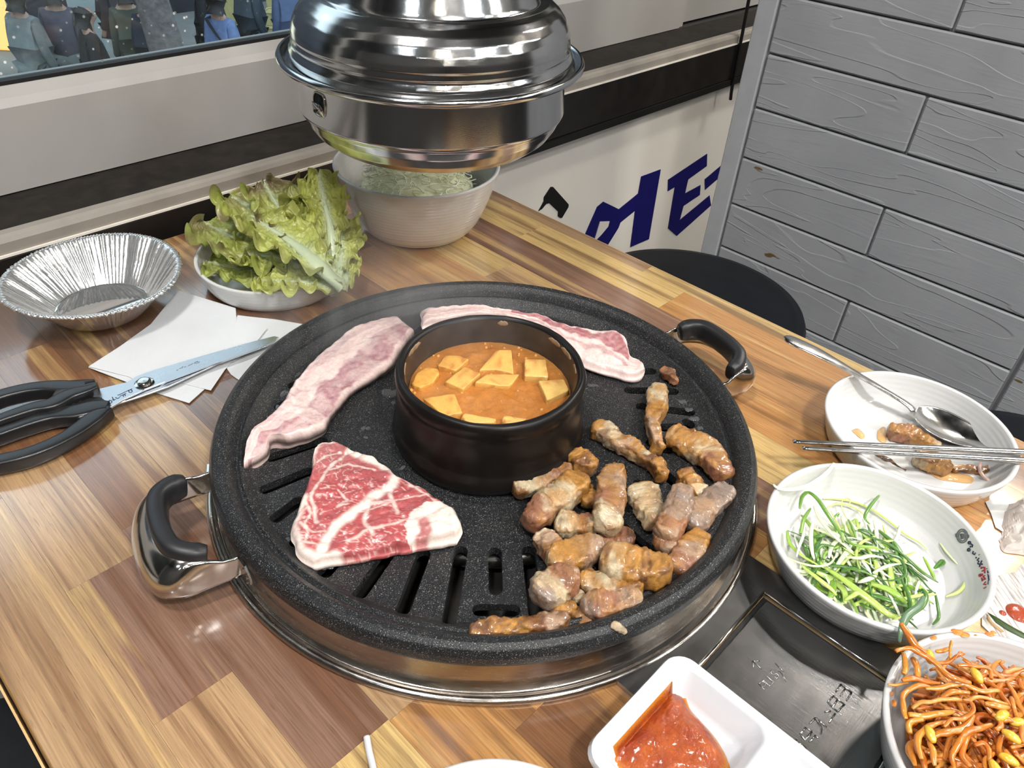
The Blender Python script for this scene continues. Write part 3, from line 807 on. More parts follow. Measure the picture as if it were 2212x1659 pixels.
bm = bmesh.new(); bm.from_mesh(cme); bmesh.ops.recalc_face_normals(bm, faces=bm.faces); bm.to_mesh(cme); bm.free()
po = bpy.data.objects.new('pan_tmp', pme); co = bpy.data.objects.new('cut_tmp', cme)
COL.objects.link(po); COL.objects.link(co)
bo = po.modifiers.new('b', 'BOOLEAN'); bo.operation = 'DIFFERENCE'; bo.object = co; bo.solver = 'EXACT'
nm = bpy.data.meshes.new_from_object(po.evaluated_get(bpy.context.evaluated_depsgraph_get()))
bpy.data.objects.remove(po); bpy.data.objects.remove(co)
nm.materials.clear(); nm.materials.append(MSTONE)
nm.transform(Matrix.Translation((0, 0, -(TZ+0.018))))
nm.transform(Matrix.Translation((0, 0, TZ+0.018-ORG['grill_pan'][2])))
nm.polygons.foreach_set('use_smooth', [True]*len(nm.polygons)); nm.set_sharp_from_angle(angle=math.radians(38))
pb = bpy.data.objects.new('pan_body', nm); COL.objects.link(pb); pb.parent = pan; ORG['pan_body'] = ORG['grill_pan']

def handle(ang):
    er = np.array([math.cos(ang), math.sin(ang), 0]); et = np.array([-er[1], er[0], 0])
    def W(r, t, z): return er*r+et*t+np.array([0, 0, TZ+z])
    top = [(0.1955, 0.0415, 0.033), (0.205, 0.041, 0.033), (0.214, 0.0395, 0.0365), (0.226, 0.0365, 0.0395), (0.2335, 0.029, 0.0405), (0.2370, 0.0165, 0.041), (0.2380, 0, 0.041)]
    bot = [(0.1955, 0.0415, 0.015), (0.205, 0.0415, 0.015), (0.217, 0.0415, 0.0145), (0.232, 0.0410, 0.0135), (0.2455, 0.0335, 0.0130), (0.2520, 0.018, 0.0130), (0.2535, 0, 0.0130)]
    full = lambda h: h+[(r, -t, z) for r, t, z in h[::-1][1:]]
    n = 72
    A = smoothpath([W(*p) for p in full(top)], n); B = smoothpath([W(*p) for p in full(bot)], n)
    m = 10
    V = []
    for side in (0, 1):
        for i in range(n):
            for j in range(m):
                u = j/(m-1)
                hw = min(1, max(0, (np.linalg.norm((A[i]-np.array([0, 0, TZ]))[:2])-0.216)/0.018)) if False else ss(0.0405, 0.034, abs(np.dot(A[i][:2], et[:2])))
                bulge = 0.0062*hw*math.sin(math.pi*u**0.85)
                p = A[i]*(1-u)+B[i]*u
                tan = A[min(i+1, n-1)]-A[max(i-1, 0)]; nor = np.cross(tan, np.array([0, 0, 1.0])); nor /= np.linalg.norm(nor)+1e-9
                sg = 1 if np.dot(nor, p-W(0.20, 0, 0.02)) > 0 else -1
                V.append(p+nor*sg*(bulge-side*0.0014))
    F = []
    for side in (0, 1):
        o = side*n*m
        for i in range(n-1):
            for j in range(m-1): F.append((o+i*m+j, o+(i+1)*m+j, o+(i+1)*m+j+1, o+i*m+j+1))
    h = n*m
    for i in range(n-1):
        for j in (0, m-1): F.append((i*m+j, (i+1)*m+j, h+(i+1)*m+j, h+i*m+j))
    for i in (0, n-1):
        for j in range(m-1): F.append((i*m+j, i*m+j+1, h+i*m+j+1, h+i*m+j))
    br = obj('handle_bracket', V, F, MSTEEL, pan)
    for s in (1, -1):
        tab = MB()
        c = W(0.1955, 0.0445*s, 0.0235)
        a2 = ang+s*0.0445/0.1955; e2 = np.array([math.cos(a2), math.sin(a2), 0]); t2 = np.array([-e2[1], e2[0], 0])
        P = [c+t2*x*s+np.array([0, 0, z]) for x, z in ((-0.004, -0.010), (0.006, -0.010), (0.009, -0.005), (0.009, 0.004), (0.005, 0.009), (-0.004, 0.010))]
        tab.add(prism(P, e2, 0.0014))
        for x, z in ((0.004, 0.006), (0.006, -0.001), (0.004, -0.0075)):
            q = c+t2*x*s+np.array([0, 0, z])+e2*0.0014
            tab.add(sweep([q, q+e2*0.0008], [0.0011, 0.0007], [0.0011, 0.0007], 8, up=(0, 0, 1)))
        tab.build('handle_tab', MSTEEL, pan, smooth=False)
    gp = [(0.2135, 0.0335, 0.0345), (0.2225, 0.031, 0.0365), (0.2305, 0.0235, 0.038), (0.2335, 0.012, 0.0385), (0.2342, 0, 0.0385)]
    P = smoothpath([W(*p) for p in full(gp)], 60)
    w = np.interp(np.arange(60), [0, 4, 55, 59], [0.0048, 0.0062, 0.0062, 0.0048])
    g = obj('handle_grip', *sweep(P, w, w*1.55, 16, p=3.2), MRUB, br)
handle(math.radians(164.0)); handle(math.radians(-16.0))

# fat and water droplets sitting on the pan
MWATER = newmat('clear_fat')[0]; _b = MWATER.node_tree.nodes['Principled BSDF']
_b.inputs['Base Color'].default_value = (0.9, 0.92, 0.95, 1); _b.inputs['Roughness'].default_value = 0.02; _b.inputs['Transmission Weight'].default_value = 0.92; _b.inputs['IOR'].default_value = 1.36
drops = MB(); rd = random.Random(8)
dl = [(737, 1287, 5), (815, 1318, 5), (888, 1347, 5), (600, 1170, 6), (700, 1225, 4), (630, 810, 5), (612, 850, 5), (600, 880, 4), (572, 905, 4), (838, 850, 11), (795, 925, 3), (850, 870, 4), (785, 925, 3), (790, 945, 3), (1277, 833, 4), (1470, 868, 4), (1485, 885, 4), (1497, 905, 5), (1510, 925, 4), (1500, 870, 3), (640, 800, 4), (660, 790, 3), (870, 1010, 3), (560, 1125, 3), (570, 930, 3)]
for u, v, r in dl:
    p = T(u, v, PF+0.0002); rr = r*0.00058
    for q in range(2 if r > 3 else 1):
        V, F = lathe([(rr, 0), (rr*0.93, rr*0.10), (rr*0.7, rr*0.17), (rr*0.35, rr*0.20), (0.0, rr*0.21)], (0, 0), 12, z0=0)
        s = np.array([1+0.6*rd.random(), 0.7+0.4*rd.random(), 1]); a = rd.random()*3
        V = np.array(V)*s; V = np.c_[V[:, 0]*math.cos(a)-V[:, 1]*math.sin(a), V[:, 0]*math.sin(a)+V[:, 1]*math.cos(a), V[:, 2]]
        drops.add((V+p+np.array([q*rr*1.1, -q*rr*0.8, 0]), F))
drops.build('fat_droplets', MWATER, None, label='clear droplets of fat and water scattered over the black pan', cat='droplets', kind='stuff')

# steel drip drawer plate set in the table
con = thing('grill_console', 'scratched square steel plate with a recessed lid beside the grill', 'metal plate', (-0.008, -0.30, TZ))
px0, px1, py0, py1 = -0.079, 0.063, -0.42, -0.186
lx0, lx1, ly0, ly1 = -0.060, 0.0415, -0.3245, -0.2215
fm = MB()
zt = 0.0042
for b in (box(px0, lx0-0.0014, py0, py1, TZ+0.0003, TZ+zt), box(lx1+0.0014, px1, py0, py1, TZ+0.0003, TZ+zt), box(lx0-0.0014, lx1+0.0014, ly1+0.0014, py1, TZ+0.0003, TZ+zt), box(lx0-0.0014, lx1+0.0014, py0, ly0-0.0014, TZ+0.0003, TZ+zt)):
    fm.add(b)
fm.build('frame_plate', MPLATE, con, smooth=False)
lip = [(lx0-0.001, ly0-0.001), (lx1+0.001, ly0-0.001), (lx1+0.001, ly1+0.001), (lx0-0.001, ly1+0.001)]
lm = MB()
for i in range(4):
    a, b = lip[i], lip[(i+1) % 4]
    lm.add(sweep([(a[0], a[1], TZ+zt), (b[0], b[1], TZ+zt)], 0.0011, 0.0007, 8))
lm.build('raised_lip', MSTEEL, con)
LZ = 0.0022
obj('lid', *bevelled(box(lx0+0.0022, lx1-0.0016, ly0+0.0016, ly1-0.0030, TZ+0.0003, TZ+LZ), 0.0007, 2), MPLATE, con, smooth=False)
obj('gap', *box(lx0, lx1, ly0, ly1, TZ+0.0002, TZ+0.0008), MBLKV, con, smooth=False)
def strokes(name, segs, ox, oy, s, z, w, h, mat, parent, **k):
    m = MB()
    for sg in segs:
        P = [T(u, v, z) for u, v in zoomed(sg, ox, oy, s)]
        if len(P) > 2: P = smoothpath(P, 4*len(P))
        m.add(sweep(P, w, h, 6))
    return m.build(name, mat, parent, **k)
def circ(cx, cy, rx, ry=None, n=12): return [(cx+rx*math.cos(2*math.pi*i/n), cy+(ry or rx)*math.sin(2*math.pi*i/n)) for i in range(n+1)]
# embossed PUSH with its arrow and the big embossed characters
strokes('embossed_word', [[(290, 362), (232, 305)], [(232, 305), (262, 285), (285, 300), (280, 325), (258, 330)], [(270, 272), (320, 318), (345, 308), (350, 285), (300, 240)], [(350, 190), (335, 205), (350, 225), (385, 220), (400, 240), (385, 258), (368, 245)], [(375, 130), (450, 205)], [(420, 200), (470, 285)], [(400, 195), (440, 215)],
        [(188, 165), (180, 110)], [(180, 110), (240, 110)], [(180, 110), (260, 180)]], 1580, 1400, 3.968, LZ, 0.00035, 0.0003, MPLATE, con)
strokes('embossed_characters', [[(895, 375), (940, 310)], [(940, 310), (1030, 380)], [(1030, 380), (985, 450)], [(935, 410), (975, 350)], [(870, 405), (975, 490)], [(825, 465), (910, 545)], [(825, 465), (870, 415)], [(910, 545), (960, 490)], [(870, 500), (905, 450)], [(890, 560), (835, 640)], [(800, 545), (850, 540)], [(715, 595), (820, 680)], [(670, 650), (715, 600)], [(715, 600), (770, 680), (765, 735)],
        [(640, 680), (690, 715)], [(590, 735), (640, 680)], [(690, 715), (630, 790)], [(590, 735), (630, 790)], [(720, 750), (670, 805)], [(720, 750), (750, 775)], [(545, 790), (640, 860)], [(530, 800), (560, 785)], [(650, 765), (680, 740)]], 1580, 1400, 3.968, LZ, 0.00055, 0.0006, MSTEEL, con)

# ================================================================== STEW POT
pot = thing('stew_pot', 'black earthenware stew pot in the middle of the grill pan', 'pot', (0.002, 0.002, TZ+PF))
PC = (0.002, 0.002)
prof = [(0.0, 0.0265), (0.066, 0.0265), (0.0715, 0.0280), (0.0725, 0.0325), (0.0718, 0.0385), (0.0700, 0.0415), (0.0690, 0.0440), (0.0693, 0.052), (0.0688, 0.062), (0.0676, 0.0705), (0.0669, 0.0735), (0.0676, 0.0760), (0.0688, 0.0790), (0.0690, 0.0825),
        (0.0678, 0.0862), (0.0655, 0.0878), (0.0635, 0.0872), (0.0622, 0.0850)]
def potwob(a, r, z): return 0.00035*math.sin(a*5+z*300)+0.0004*sn((math.cos(a), math.sin(a), z*30), 6)
obj('pot_body', *lathe(prof, PC, 128, wob=potwob), MPOT, pot)
obj('pot_inside', *lathe([(0.0622, 0.0850), (0.0608, 0.075), (0.0596, 0.064), (0.057, 0.045), (0.050, 0.036), (0.0, 0.034)], PC, 128, wob=potwob), MPOTIN, pot)
chips = MB()
for u, v, n in [(880, 795, 5), (905, 755, 7), (1088, 690, 3), (1203, 735, 5), (1228, 760, 6), (1244, 795, 4)]:
    p = T(u, v, 0.0835); a0 = math.atan2(p[1]-PC[1], p[0]-PC[0])
    pts = []
    for i in range(9):
        a = a0+(i-4)/4*n*0.022
        pts.append((PC[0]+0.0617*math.cos(a), PC[1]+0.0617*math.sin(a), TZ+0.0826+0.0006*sn((a*9, 0, 0), 3)))
    wv = np.array([0.2, .7, .9, 1, .8, 1, .9, .6, .2])*0.0026
    chips.add(sweep(pts, 0.0004, wv, 8))
chips.build('glaze_chip', MCHIP, pot)
# soup
SZ = 0.0655
rsoup = 0.0594
V, F, Cc = [], [], []
n, m = 120, 44
for i in range(n):
    a = 2*math.pi*i/n
    for j in range(m):
        r = rsoup*(j+0.5)/(m-0.5)
        p = (PC[0]+r*math.cos(a), PC[1]+r*math.sin(a), 0)
        h = 0.0012*sn(p, 120, 2)+0.0008*sn(p, 260, 3)
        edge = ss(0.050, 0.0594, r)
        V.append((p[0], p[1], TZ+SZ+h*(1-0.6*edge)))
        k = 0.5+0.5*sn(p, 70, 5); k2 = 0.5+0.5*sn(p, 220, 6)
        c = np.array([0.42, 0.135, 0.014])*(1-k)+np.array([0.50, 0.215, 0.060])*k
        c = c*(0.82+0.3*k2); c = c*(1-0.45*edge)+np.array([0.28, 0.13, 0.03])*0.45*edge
        Cc.append(c)
for i in range(n):
    k = (i+1) % n
    for j in range(m-1): F.append((i*m+j, k*m+j, k*m+j+1, i*m+j+1))
F.append([i*m for i in range(n)])
MSOUP = vcol('orange_stew', 0.10, bscale=330, bstr=0.7, bdist=0.0012, sss=0.12, coat=0.6)
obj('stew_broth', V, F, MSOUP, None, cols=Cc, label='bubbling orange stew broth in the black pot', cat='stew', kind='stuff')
MBUB = newmat('stew_bubble')[0]; _b = MBUB.node_tree.nodes['Principled BSDF']
_b.inputs['Base Color'].default_value = (0.62, 0.30, 0.09, 1); _b.inputs['Roughness'].default_value = 0.04
bb = MB(); rb_ = random.Random(6)
for i in range(110):
    a = rb_.random()*6.28; r = 0.0585*(1-0.12*rb_.random()) if i < 60 else 0.05*math.sqrt(rb_.random()); q = 0.0004+0.0011*rb_.random()**2
    V, F = lathe([(q, -q*0.3), (q*0.95, q*0.3), (q*0.6, q*0.8), (0, q)], (PC[0]+r*math.cos(a), PC[1]+r*math.sin(a)), 10, z0=TZ+SZ)
    bb.add((V, F))
bb.build('stew_bubbles', MBUB, None, label='ring of small bubbles on the stew along the pot wall', cat='bubbles', kind='stuff')
MTOFU = vcol('stewed_tofu', 0.35, bscale=300, bstr=0.25, sss=0.3, coat=0.25)
def tofu(poly, lift, tone, label, tiltdir=None):
    P = np.array([T(u, v, SZ+lift) for u, v in zoomed(poly, 830, 660, 4.148)])
    VF = prism([(p[0], p[1], TZ+SZ+lift-0.014) for p in P], (0, 0, 1), 0.014)
    bm = bmesh.new(); vs = [bm.verts.new(v) for v in VF[0]]
    for f in VF[1]: bm.faces.new([vs[i] for i in f])
    bmesh.ops.recalc_face_normals(bm, faces=bm.faces)
    bmesh.ops.bevel(bm, geom=list(bm.edges), offset=0.0012, segments=2, profile=0.6, affect='EDGES')
    bmesh.ops.triangulate(bm, faces=bm.faces)
    bmesh.ops.subdivide_edges(bm, edges=[e for e in bm.edges if e.calc_length() > 0.003], cuts=3, use_grid_fill=True)
    V = np.array([v.co[:] for v in bm.verts]); bm.verts.index_update(); F = [[v.index for v in f.verts] for f in bm.faces]; bm.free()
    c = P.mean(0)
    if tiltdir is not None:
        V[:, 2] += (V[:, :2]-c[:2])@np.array(tiltdir)
    cols = []
    for v in V:
        k = 0.5+0.5*sn(v, 150, 2); s = ss(0.55, 0.72, 0.5+0.5*sn(v, 420, 9)); e = 0.5+0.5*sn(v, 60, 4)
        b = np.array([0.72, 0.49, 0.16])*(1-tone)+np.array([0.64, 0.30, 0.045])*tone
        b = b*(0.85+0.25*k); b = b*(1-0.6*s)+np.array([0.42, 0.11, 0.02])*0.6*s
        low = ss(SZ+0.0025, SZ-0.001, v[2]-TZ)
        cols.append(b*(1-0.3*low)+np.array([0.5, 0.2, 0.04])*0.3*low)
    V = np.array([v+np.array([sn(v, 160, 1), sn(v, 160, 2), sn(v, 160, 3)])*0.0005 for v in V])
    obj('tofu_cube', V, F, MTOFU, None, cols=cols, label=label, cat='tofu', group='tofu pieces in the stew')
tofu([(245, 690), (300, 590), (370, 550), (480, 560), (495, 610), (430, 690), (330, 735), (262, 715)], 0.0035, 0.75, 'rounded orange tofu piece against the left wall of the pot')
tofu([(480, 535), (545, 440), (680, 445), (760, 480), (640, 580)], 0.004, 0.7, 'brown topped tofu piece behind the red spotted one')
tofu([(540, 680), (715, 545), (865, 605), (705, 748)], 0.0045, 0.45, 'tofu diamond with a red chili spot left of the pot centre')
tofu([(845, 565), (1000, 415), (1140, 415), (1165, 590), (1000, 560)], 0.0035, 0.5, 'tilted tofu block farthest back in the pot', (0.1, 0.12))
tofu([(810, 700), (920, 610), (1220, 595), (1120, 720), (1000, 715)], 0.0030, 0.4, 'wide tofu slab in the very middle of the stew', (-0.1, 0.0))
tofu([(1258, 475), (1450, 480), (1472, 640), (1258, 628)], 0.0060, 0.2, 'upright square tofu piece at the back right of the pot')
tofu([(1380, 672), (1610, 655), (1660, 755), (1460, 850)], 0.0050, 0.15, 'pale square tofu piece at the right wall of the pot')
tofu([(350, 825), (630, 785), (705, 960), (530, 990)], 0.0060, 0.6, 'large golden tofu slab at the front left of the pot')
tofu([(680, 1000), (720, 962), (1010, 1012), (990, 1050), (760, 1045)], 0.0060, 0.3, 'half hidden tofu piece with a red speck behind the front rim')
tofu([(1055, 1025), (1070, 980), (1275, 1010), (1240, 1045), (1090, 1048)], 0.0060, 0.25, 'half hidden pale tofu piece at the front right rim')

# ================================================================== EXHAUST HOOD
HC = (0.16, 0.246)
hood = thing('exhaust_hood', 'shiny round stainless steel exhaust hood hanging over the table', 'exhaust hood', (HC[0], HC[1], TZ+0.146))
bowl = [(0.0, 0.1465), (0.06, 0.1462), (0.088, 0.1475), (0.101, 0.1515), (0.1105, 0.1590), (0.1165, 0.1680), (0.1192, 0.1745), (0.1196, 0.1760), (0.1212, 0.1772), (0.1222, 0.1795), (0.1192, 0.2135), (0.1225, 0.2172), (0.1290, 0.2178), (0.1335, 0.2168), (0.1362, 0.2185),
        (0.1368, 0.2210), (0.1356, 0.2235), (0.1330, 0.2240), (0.1312, 0.2220), (0.1290, 0.2205), (0.1215, 0.2185), (0.1180, 0.2135), (0.1195, 0.181), (0.0, 0.172)]
obj('hood_bowl', *lathe(bowl, HC, 192), MHOOD, hood)
dome = [(0.1225, 0.2192), (0.1243, 0.2200), (0.1252, 0.2240), (0.1252, 0.2275), (0.1226, 0.2300), (0.1222, 0.2330), (0.1230, 0.2345), (0.1213, 0.2368), (0.1222, 0.2390), (0.1216, 0.2440), (0.1198, 0.2500), (0.1165, 0.2565), (0.1118, 0.2622), (0.1060, 0.2668), (0.1005, 0.2695), (0.0965, 0.2700),
        (0.0945, 0.2690), (0.0930, 0.2705), (0.0915, 0.2735), (0.086, 0.285), (0.078, 0.302), (0.068, 0.325), (0.060, 0.350), (0.056, 0.380)]
obj('hood_dome', *lathe(dome, HC, 192), MHOOD, hood)
pipe = [(0.0565, 0.372), (0.0575, 0.376)]
for i in range(60):
    z = 0.38+i*0.0225
    pipe += [(0.0575, z), (0.0535, z+0.011)]
obj('duct_pipe', *lathe(pipe, HC, 64), MHOOD, hood)
# pressed grip slot on the bowl wall
g = T(692, 222, 0.2)
ga = math.atan2(PY(692, 222, 0.0)[1]*0+0.0, 1)
def wallpt(a, z, r): return np.array([HC[0]+r*math.cos(a), HC[1]+r*math.sin(a), TZ+z])
best = min(np.linspace(-math.pi, math.pi, 2000), key=lambda a: np.linalg.norm(np.cross(wallpt(a, 0.197, 0.1222)-CAM, ray(692, 218))/np.linalg.norm(ray(692, 218))) if np.dot(wallpt(a, 0.197, 1)-wallpt(a, 0.197, 0), CAM-wallpt(a, 0.197, 0.1222)) > 0 else 9)
def slotpt(x, z, dr): return wallpt(best+x, z, 0.1222-(z-0.1795)*0.0882+dr)
def rr_(hx, hz, cz, dr, n=28):
    out = []
    for t in np.linspace(0, 2*math.pi, n, endpoint=False):
        c, s_ = math.cos(t), math.sin(t)
        out.append(slotpt(hx*math.copysign(abs(c)**0.55, c), cz+hz*math.copysign(abs(s_)**0.55, s_), dr))
    return out
obj('slot_rim', *sweep(rr_(0.070, 0.0092, 0.1985, 0.0004), 0.0009, 0.0009, 8, closed=True), MSTEEL, hood)
out_ = wallpt(best, 0, 1)-wallpt(best, 0, 0)
obj('slot_dark_fill', *prism(rr_(0.064, 0.0085, 0.1985, -0.0002), out_, 0.0006), MBLKV, hood)  # black plate painted in for the dark of the slot's hollow
tg = [slotpt(x, z, dr) for x, z, dr in ((-0.062, 0.1905, 0.0004), (0.062, 0.1905, 0.0004), (0.062, 0.196, 0.0012), (0.050, 0.2000, 0.0030), (-0.050, 0.2000, 0.0030), (-0.062, 0.196, 0.0012))]
obj('slot_tongue', *prism(tg, out_, 0.0010), MSTEEL, hood)
# ================================================================== DISHES
def dish(name, c, R, zr, rb, label, mat, thick=0.0042, belly=0.0, group='white side dishes', foot=0.003):
    """round ceramic dish: rim radius R at height zr, base radius rb"""
    n = 9
    out = [(0.0, 0.0012), (rb*0.86, 0.0012), (rb*0.90, 0.0), (rb, 0.0004)]
    for i in range(1, n+1):
        t = i/n
        out.append((rb+(R-rb)*(t**(0.75-belly)), foot*0.3+(zr-0.002)*t**(1.25+belly)))
    out[-1] = (R-0.0003, zr-0.0016)
    out += [(R-0.0004, zr-0.0005), (R-thick*0.45, zr), (R-thick*0.9, zr-0.0006)]
    for i in range(n, 0, -1):
        t = i/n
        out.append((rb+(R-rb)*(t**(0.75-belly))-thick*0.95, foot*0.3+0.0042+(zr-0.0062)*t**(1.25+belly)))
    out += [(rb*0.93-thick, 0.0044), (rb*0.6, 0.0040), (0.0, 0.0040)]
    t = thing(name, label, 'bowl' if zr > 0.04 else 'plate', (c[0], c[1], TZ), group)
    obj('dish_body', *lathe(out, c, 120), mat, t)
    return t, out
lettuce_plate, _ = dish('lettuce_plate', (0.025, 0.337), 0.0776, 0.029, 0.0655, 'shallow white plate holding the lettuce', MCER)
white_bowl, _ = dish('white_bowl', (0.2095, 0.332), 0.0925, 0.080, 0.050, 'deep white bowl of shredded cabbage below the hood', MCER, belly=0.10)
plate_a, _ = dish('side_plate', (0.258, -0.230), 0.0735, 0.030, 0.060, 'white plate with meat scraps, spoon and chopsticks on it', MCER)
plate_b, profb = dish('side_plate', (0.117, -0.257), 0.0735, 0.030, 0.061, 'white plate of shredded green onion with printed lettering inside', MCER)
sprout_bowl, _ = dish('side_bowl', (0.021, -0.377), 0.0735, 0.043, 0.056, 'white bowl of orange seasoned bean sprouts at the lower right corner', MCER)
front_bowl, _ = dish('side_bowl', (-0.223, -0.234), 0.067, 0.042, 0.045, 'white bowl cut off by the bottom edge of the photo', MCER)

# printed emblem and lettering on the inner wall of the green-onion plate
MINKB = plain('blue_black_print', (0.02, 0.025, 0.06), 0.3); MINKR = plain('red_print', (0.45, 0.03, 0.04), 0.3); MINKG = plain('grey_print', (0.10, 0.11, 0.11), 0.3)
CB = np.array([0.117, -0.257])
inner = [(r, z) for r, z in profb[13:]]
def on_wall(u, v):
    d = ray(u, v); d = d/np.linalg.norm(d)
    rr = np.array([p[0] for p in inner][::-1]); zz = np.array([p[1] for p in inner][::-1])
    best, bt = None, 1e9
    for z in np.linspace(0.005, 0.0295, 120):
        p = T(u, v, z); r = np.hypot(*(p[:2]-CB))
        e = abs(r-np.interp(z, zz, rr))
        if e < bt: bt, best = e, p
    n = np.array([CB[0]-best[0], CB[1]-best[1], 0]); n /= np.linalg.norm(n); n = n*0.8+np.array([0, 0, 0.6])
    return best+n*0.0003, n
def print_strokes(name, segs, ox, oy, s, w, mat):
    m = MB()
    for sg in segs:
        q = [on_wall(u, v) for u, v in zoomed(sg, ox, oy, s)]
        P = np.array([a for a, b in q]); U = np.array([b for a, b in q])
        m.add(sweep(P, w, 0.0001, 6, up=U))
    m.build(name, mat, plate_b)
print_strokes('emblem', [circ(219, 213, 66, 82, 24), circ(219, 213, 46, 60, 20), [(160, 185), (138, 190), (142, 222), (163, 222)], [(278, 200), (298, 205), (296, 232), (276, 232)],
                         [(195, 190), (240, 190), (250, 235), (205, 250), (195, 190)], [(205, 205), (240, 225)], [(215, 190), (222, 245)], [(238, 200), (200, 235)]], 2040, 1120, 5.6, 0.00042, MINKG)
print_strokes('blue_lettering', [circ(305, 295, 14, 14, 10), [(318, 305), (345, 325), (335, 350)], [(325, 335), (310, 350)], circ(298, 380, 15, 15, 10), [(352, 395), (345, 425), (370, 440), (378, 415)], [(382, 470), (392, 482)],
                                 [(425, 480), (400, 505), (420, 520), (405, 545), (440, 560)], [(455, 510), (425, 590)], [(440, 545), (465, 560)], [(420, 440), (424, 444)]], 2040, 1120, 5.6, 0.00055, MINKB)
print_strokes('red_lettering', [[(455, 585), (445, 610)], [(455, 600), (480, 590)], [(455, 640), (495, 620)], [(490, 590), (490, 665)], circ(435, 690, 13, 13, 10), [(455, 670), (470, 690)], [(495, 690), (470, 700), (500, 740)], [(450, 720), (465, 760)], [(470, 740), (500, 735)], [(505, 765), (475, 800), (510, 800)], [(510, 830), (475, 848)]], 2040, 1120, 5.6, 0.00055, MINKR)
print_strokes('small_print', [[(514, 605), (520, 615)], [(522, 632), (528, 665)], [(528, 675), (536, 735)], [(534, 745), (530, 800)], [(528, 640), (536, 660)], [(538, 690), (542, 750)]], 2040, 1120, 5.6, 0.0003, MINKB)
# sauce stains on the rim of the sprout bowl
MSTAIN = plain('orange_sauce_stain', (0.60, 0.20, 0.03), 0.35, var=0.3, vscale=200)
st = MB()
for u, v, r in [(2017, 1378, 5), (2070, 1366, 8), (2084, 1371, 7), (2062, 1362, 5), (2138, 1370, 6), (2146, 1366, 4), (1931, 1519, 5), (1927, 1498, 3), (2108, 1372, 2)]:
    p = T(u, v, 0.0432); rr = r*0.00033
    V, F = lathe([(rr, 0), (rr*0.8, 0.0003), (0, 0.0004)], (0, 0), 10, z0=0)
    V = np.array(V)*np.array([1.4, 0.8, 1]); a = math.atan2(p[1]+0.377, p[0]-0.021)+1.57
    st.add((np.c_[V[:, 0]*math.cos(a)-V[:, 1]*math.sin(a), V[:, 0]*math.sin(a)+V[:, 1]*math.cos(a), V[:, 2]]+p, F))
st.build('sauce_stain', MSTAIN, sprout_bowl)

# foil dish
FC = (-0.1305, 0.3915)
foil = thing('foil_dish', 'crinkled round aluminium foil dish with ringed base', 'foil dish', (FC[0], FC[1], TZ))
prof = [(0.0, 0.0012), (0.009, 0.0012), (0.011, 0.0026), (0.014, 0.0026), (0.016, 0.0012), (0.019, 0.0012), (0.021, 0.0026), (0.024, 0.0026), (0.026, 0.0012), (0.029, 0.0012), (0.031, 0.0024), (0.034, 0.0024), (0.0365, 0.0008), (0.0395, 0.0010)]
for i in range(1, 11):
    t = i/10; prof.append((0.0395+0.0325*t, 0.001+0.0385*t))
prof += [(0.0735, 0.0402), (0.0760, 0.0404), (0.0772, 0.0396), (0.0770, 0.0384), (0.0755, 0.0382)]
rf = random.Random(3)
_ph = [rf.random()*6.28 for _ in range(400)]
def foilwob(a, r, z):
    if r < 0.0398: return 0
    i = a/(2*math.pi)*92; k = int(i) % 92
    amp = min((r-0.0395)*60, 1)*0.0011*(0.6+0.5*math.sin(_ph[k]*3))
    w = amp*math.sin(2*math.pi*i)+0.0006*sn((math.cos(a)*3, math.sin(a)*3, z*60), 4, 2)
    if z > 0.0398: w = w*0.35+0.0004*math.sin(a*180)
    return w
V, F = lathe(prof, FC, 736, wob=foilwob)
V = np.array(V)
rr = np.hypot(V[:, 0]-FC[0], V[:, 1]-FC[1]); aa = np.arctan2(V[:, 1]-FC[1], V[:, 0]-FC[0])
V[:, 2] += np.where(rr > 0.074, 0.0005*np.sin(aa*170), 0)+np.where(rr > 0.06, 0.0012*np.sin(aa*2+0.6), 0)
obj('dish_shell', V, F, MFOIL, foil)
MLIQ = newmat('thin_oil')[0]; _b = MLIQ.node_tree.nodes['Principled BSDF']
_nt = MLIQ.node_tree; _t = N(_nt, 'BsdfTransparent'); _t.inputs['Color'].default_value = (0.86, 0.93, 0.80, 1); _g = N(_nt, 'BsdfGlossy'); _g.inputs['Roughness'].default_value = 0.03; _fr = N(_nt, 'Fresnel'); _fr.inputs['IOR'].default_value = 1.36; _ms = N(_nt, 'MixShader'); _nt.links.new(_fr.outputs[0], _ms.inputs[0]); _nt.links.new(_t.outputs[0], _ms.inputs[1]); _nt.links.new(_g.outputs[0], _ms.inputs[2]); _nt.links.new(_ms.outputs[0], _nt.nodes['Material Output'].inputs['Surface'])
obj('oil_puddle', *lathe([(0.0, 0.0036), (0.039, 0.0036), (0.0412, 0.0040)], FC, 64), MLIQ, None, label='shallow puddle of clear liquid in the foil dish', cat='liquid', kind='stuff')

# compartment sauce dish
sx0, sx1, sy0, sy1 = -0.1365, -0.0475, -0.362, -0.2085
def rrect(x0, x1, y0, y1, r, n=6):
    P = []
    for cx, cy, a0 in ((x1-r, y1-r, 0), (x0+r, y1-r, 90), (x0+r, y0+r, 180), (x1-r, y0+r, 270)):
        for i in range(n+1):
            a = math.radians(a0+90*i/n); P.append((cx+r*math.cos(a), cy+r*math.sin(a)))
    return P
sd = thing('sauce_dish', 'white divided sauce dish with red paste in one compartment', 'dish', ((sx0+sx1)/2, (sy0+sy1)/2, TZ))
def inset(x0, x1, y0, y1, d): return x0+d, x1-d, y0+d, y1-d
levels = [((sx0, sx1, sy0, sy1), 0.007, 0.0, 0.010), ((sx0, sx1, sy0, sy1), 0.0, 0.022, 0.012), ((sx0, sx1, sy0, sy1), 0.0012, 0.0248, 0.012)]
bm = bmesh.new()
def loop(pts, z): return [bm.verts.new((x, y, TZ+z)) for x, y in pts]
